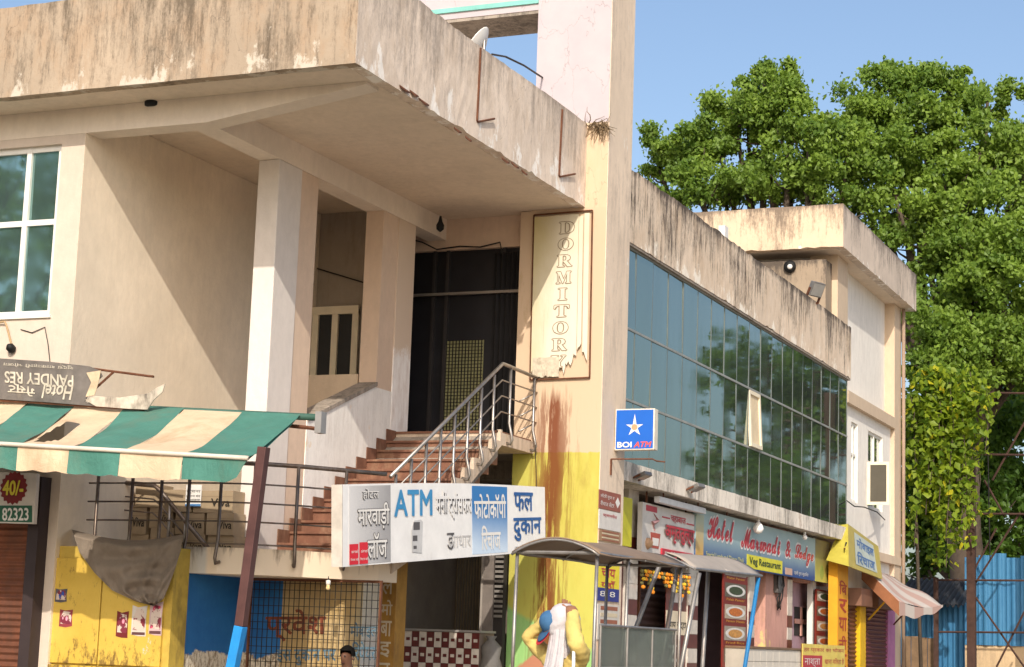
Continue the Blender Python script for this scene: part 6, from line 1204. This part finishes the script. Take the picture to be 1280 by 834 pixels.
# rusty hoarding frame
HF = T('hoarding_frame', 'rusty steel lattice hoarding frame standing before the blue sheet fence', 'frame', (ax_(1212, 800, 51.5).x, 51.5, .12)); yh = 51.5
def hfp(px, py): return ax_(px, py, yh)
for px, py, r in ((1213, 489, .11), (1170, 722, .06), (1299, 488, .10)): a = hfp(px, py); HF.part('post', MB().box(a.x-r, a.x+r, yh-r, yh+r, .1, a.z), mat('dark rusted steel', (.075, .04, .03), .85, .2, .3, 6))
for py in (491, 568, 642, 725, 790): HF.part('rail', MB().tube([hfp(1213 if py < 700 else 1170, py), hfp(1300, py+1)], .028, 5), mat('dark rusted steel', (.075, .04, .03), .85, .2, .3, 6))
HF.part('rail', MB().tube([hfp(1180, 489), hfp(1213, 491)], .03, 5), mat('dark rusted steel', (.075, .04, .03), .85, .2, .3, 6))
for a, b, c_, d in ((1213, 738, 1280, 834), (1213, 720, 1245, 660), (1245, 834, 1290, 745), (1240, 600, 1290, 510), (1230, 600, 1255, 645), (1213, 738, 1275, 640)): HF.part('brace', MB().tube([hfp(a, b)+Vector((0, .08, 0)), hfp(c_, d)+Vector((0, .08, 0))], .028, 5), mat('dark rusted steel', (.075, .04, .03), .85, .2, .3, 6))
HF.part('cable', MB().tube([hfp(1234, 491)+Vector((0, -.06, 0)), hfp(1238, 700)+Vector((0, -.06, 0))], .015, 4), m_wire)
# blue corrugated fence in separate sheets, beige wall, shed, planks
def bluesheet():
    b = NB('faded blue sheet'); n = b.noise(1.2, b.pos((1, 1, .5)), 7, .65); v = b.n('ShaderNodeTexVoronoi'); v.inputs['Scale'].default_value = .8; b.L(b.pos(), v.inputs['Vector']); c = b.mix(b.ramp(n, .3, .7), (.035, .15, .30), (.06, .21, .37)); c = b.mix(b.ramp(v.outputs['Distance'], .16, .22, .55, 0), c, (.02, .08, .16)); return b.fin(c, .5, .1)
m_bs = bluesheet(); yf2 = 54.; BF = T('sheet_fence', 'tall fence of faded blue corrugated sheets behind the rusty frame', 'fence', (ax_(1250, 800, yf2).x, yf2, .12)); fx0, fx1 = ax_(1206, 750, yf2).x, ax_(1330, 750, yf2).x; zt1 = ax_(1240, 697, yf2).z; zb1 = ax_(1240, 800, yf2).z; ns = 7
for i in range(ns):
    a = fx0+(fx1-fx0)*i/ns; w = (fx1-fx0)/ns; BF.part('sheet', MB().grid(lambda u, v, a=a, w=w, i=i: (a+w*u, yf2-.02*(i % 2)+.025*math.copysign(abs(math.sin(u*math.pi*3))**.5, math.sin(u*math.pi*3)), zb1-.15+(zt1-zb1+.15+.06*(i % 3))*v), 30, 1, (0, .01, 0)), m_bs)
m_bw = plaster('beige boundary wall', (.62, .45, .27), (.3, .22, .15), .5); solo('boundary_wall', MB().box(ax_(1160, 800, 54).x, fx1, 54.05, 54.3, 0, ax_(1240, 770, 54).z), m_bw, 'beige boundary wall at the foot of the blue sheet fence', 'wall')
SHD = T('tin_shed', 'low blue tin shed with dark corrugated roof beside the rear wing', 'shed', (ax_(1170, 800, 53).x, 53.5, .12)); s0x, s1x = ax_(1122, 760, 53).x, ax_(1206, 760, 53).x; zw = ax_(1165, 756, 53).z; zr2 = ax_(1165, 727, 55).z
SHD.part('wall', MB().grid(lambda u, v: (s0x+(s1x-s0x)*u, 53+.025*math.sin(u*80), .1+(zw-.1)*v), 100, 1, (0, .02, 0)), m_bs); SHD.part('roof', MB().grid(lambda u, v: (s0x-.1+(s1x-s0x+.15)*u, 52.4+2.9*v, zw-.02+(zr2-zw+.1)*v+.04*math.sin(u*85)), 110, 2, (0, 0, -.02)), mat('dark tin roof', (.06, .06, .065), .6, .3, .4, 3)); SHD.part('rear_wall', MB().box(s0x, s1x, 55.2, 55.3, .1, zr2), m_bs)
PL = T('plank_screen', 'weathered brown timber boards leaning at the shed wall', 'screen', (ax_(1148, 820, 51.9).x, 51.9, .12)); q0x = ax_(1129, 800, 51.9).x; zpl = ax_(1148, 795, 51.9).z
for i in range(4): PL.part('board', MB().box(q0x+i*.22, q0x+i*.22+.205, 51.88+.01*(i % 2), 51.92, .12, zpl-.05*random.random()), mat('grey brown timber', (.22, .14, .08), .85, 0, .3, 5)); 
PL.part('batten', MB().box(q0x, q0x+.88, 51.93, 51.97, 1.0, 1.08), mat('grey brown timber', (.22, .14, .08), .85, 0, .3, 5))
# trees across the road, seen only as reflections in the glazing and windows
def rnd_lobes(cx, cy_, cz, R, n, seed): r = random.Random(seed); return [((cx+r.uniform(-1, 1)*R, cy_+r.uniform(-1, 1)*R*.8, cz+r.uniform(-1, 1)*R*.75), r.uniform(.32, .5)*R) for _ in range(n)]
tree('roadside_tree', 'roadside tree opposite the glazed wing, mirrored in its glass', (-2.5, 60, 0), rnd_lobes(-3.9, 60, 9.6, 3.1, 13, 3), .24, 6500, m_leafd, 41, .3)
tree('roadside_tree', 'second roadside tree opposite the rear wing, mirrored low in the glass', (-2.5, 70, 0), rnd_lobes(-3.4, 70, 5.6, 4.0, 12, 4), .28, 9000, m_leafd, 42, .3)
tree('roadside_tree', 'dark tree across the road, mirrored in the left window', (-30, 3, 0), rnd_lobes(-29, 3, 8.0, 5.2, 14, 5), .28, 15000, m_leafd, 43, .35)
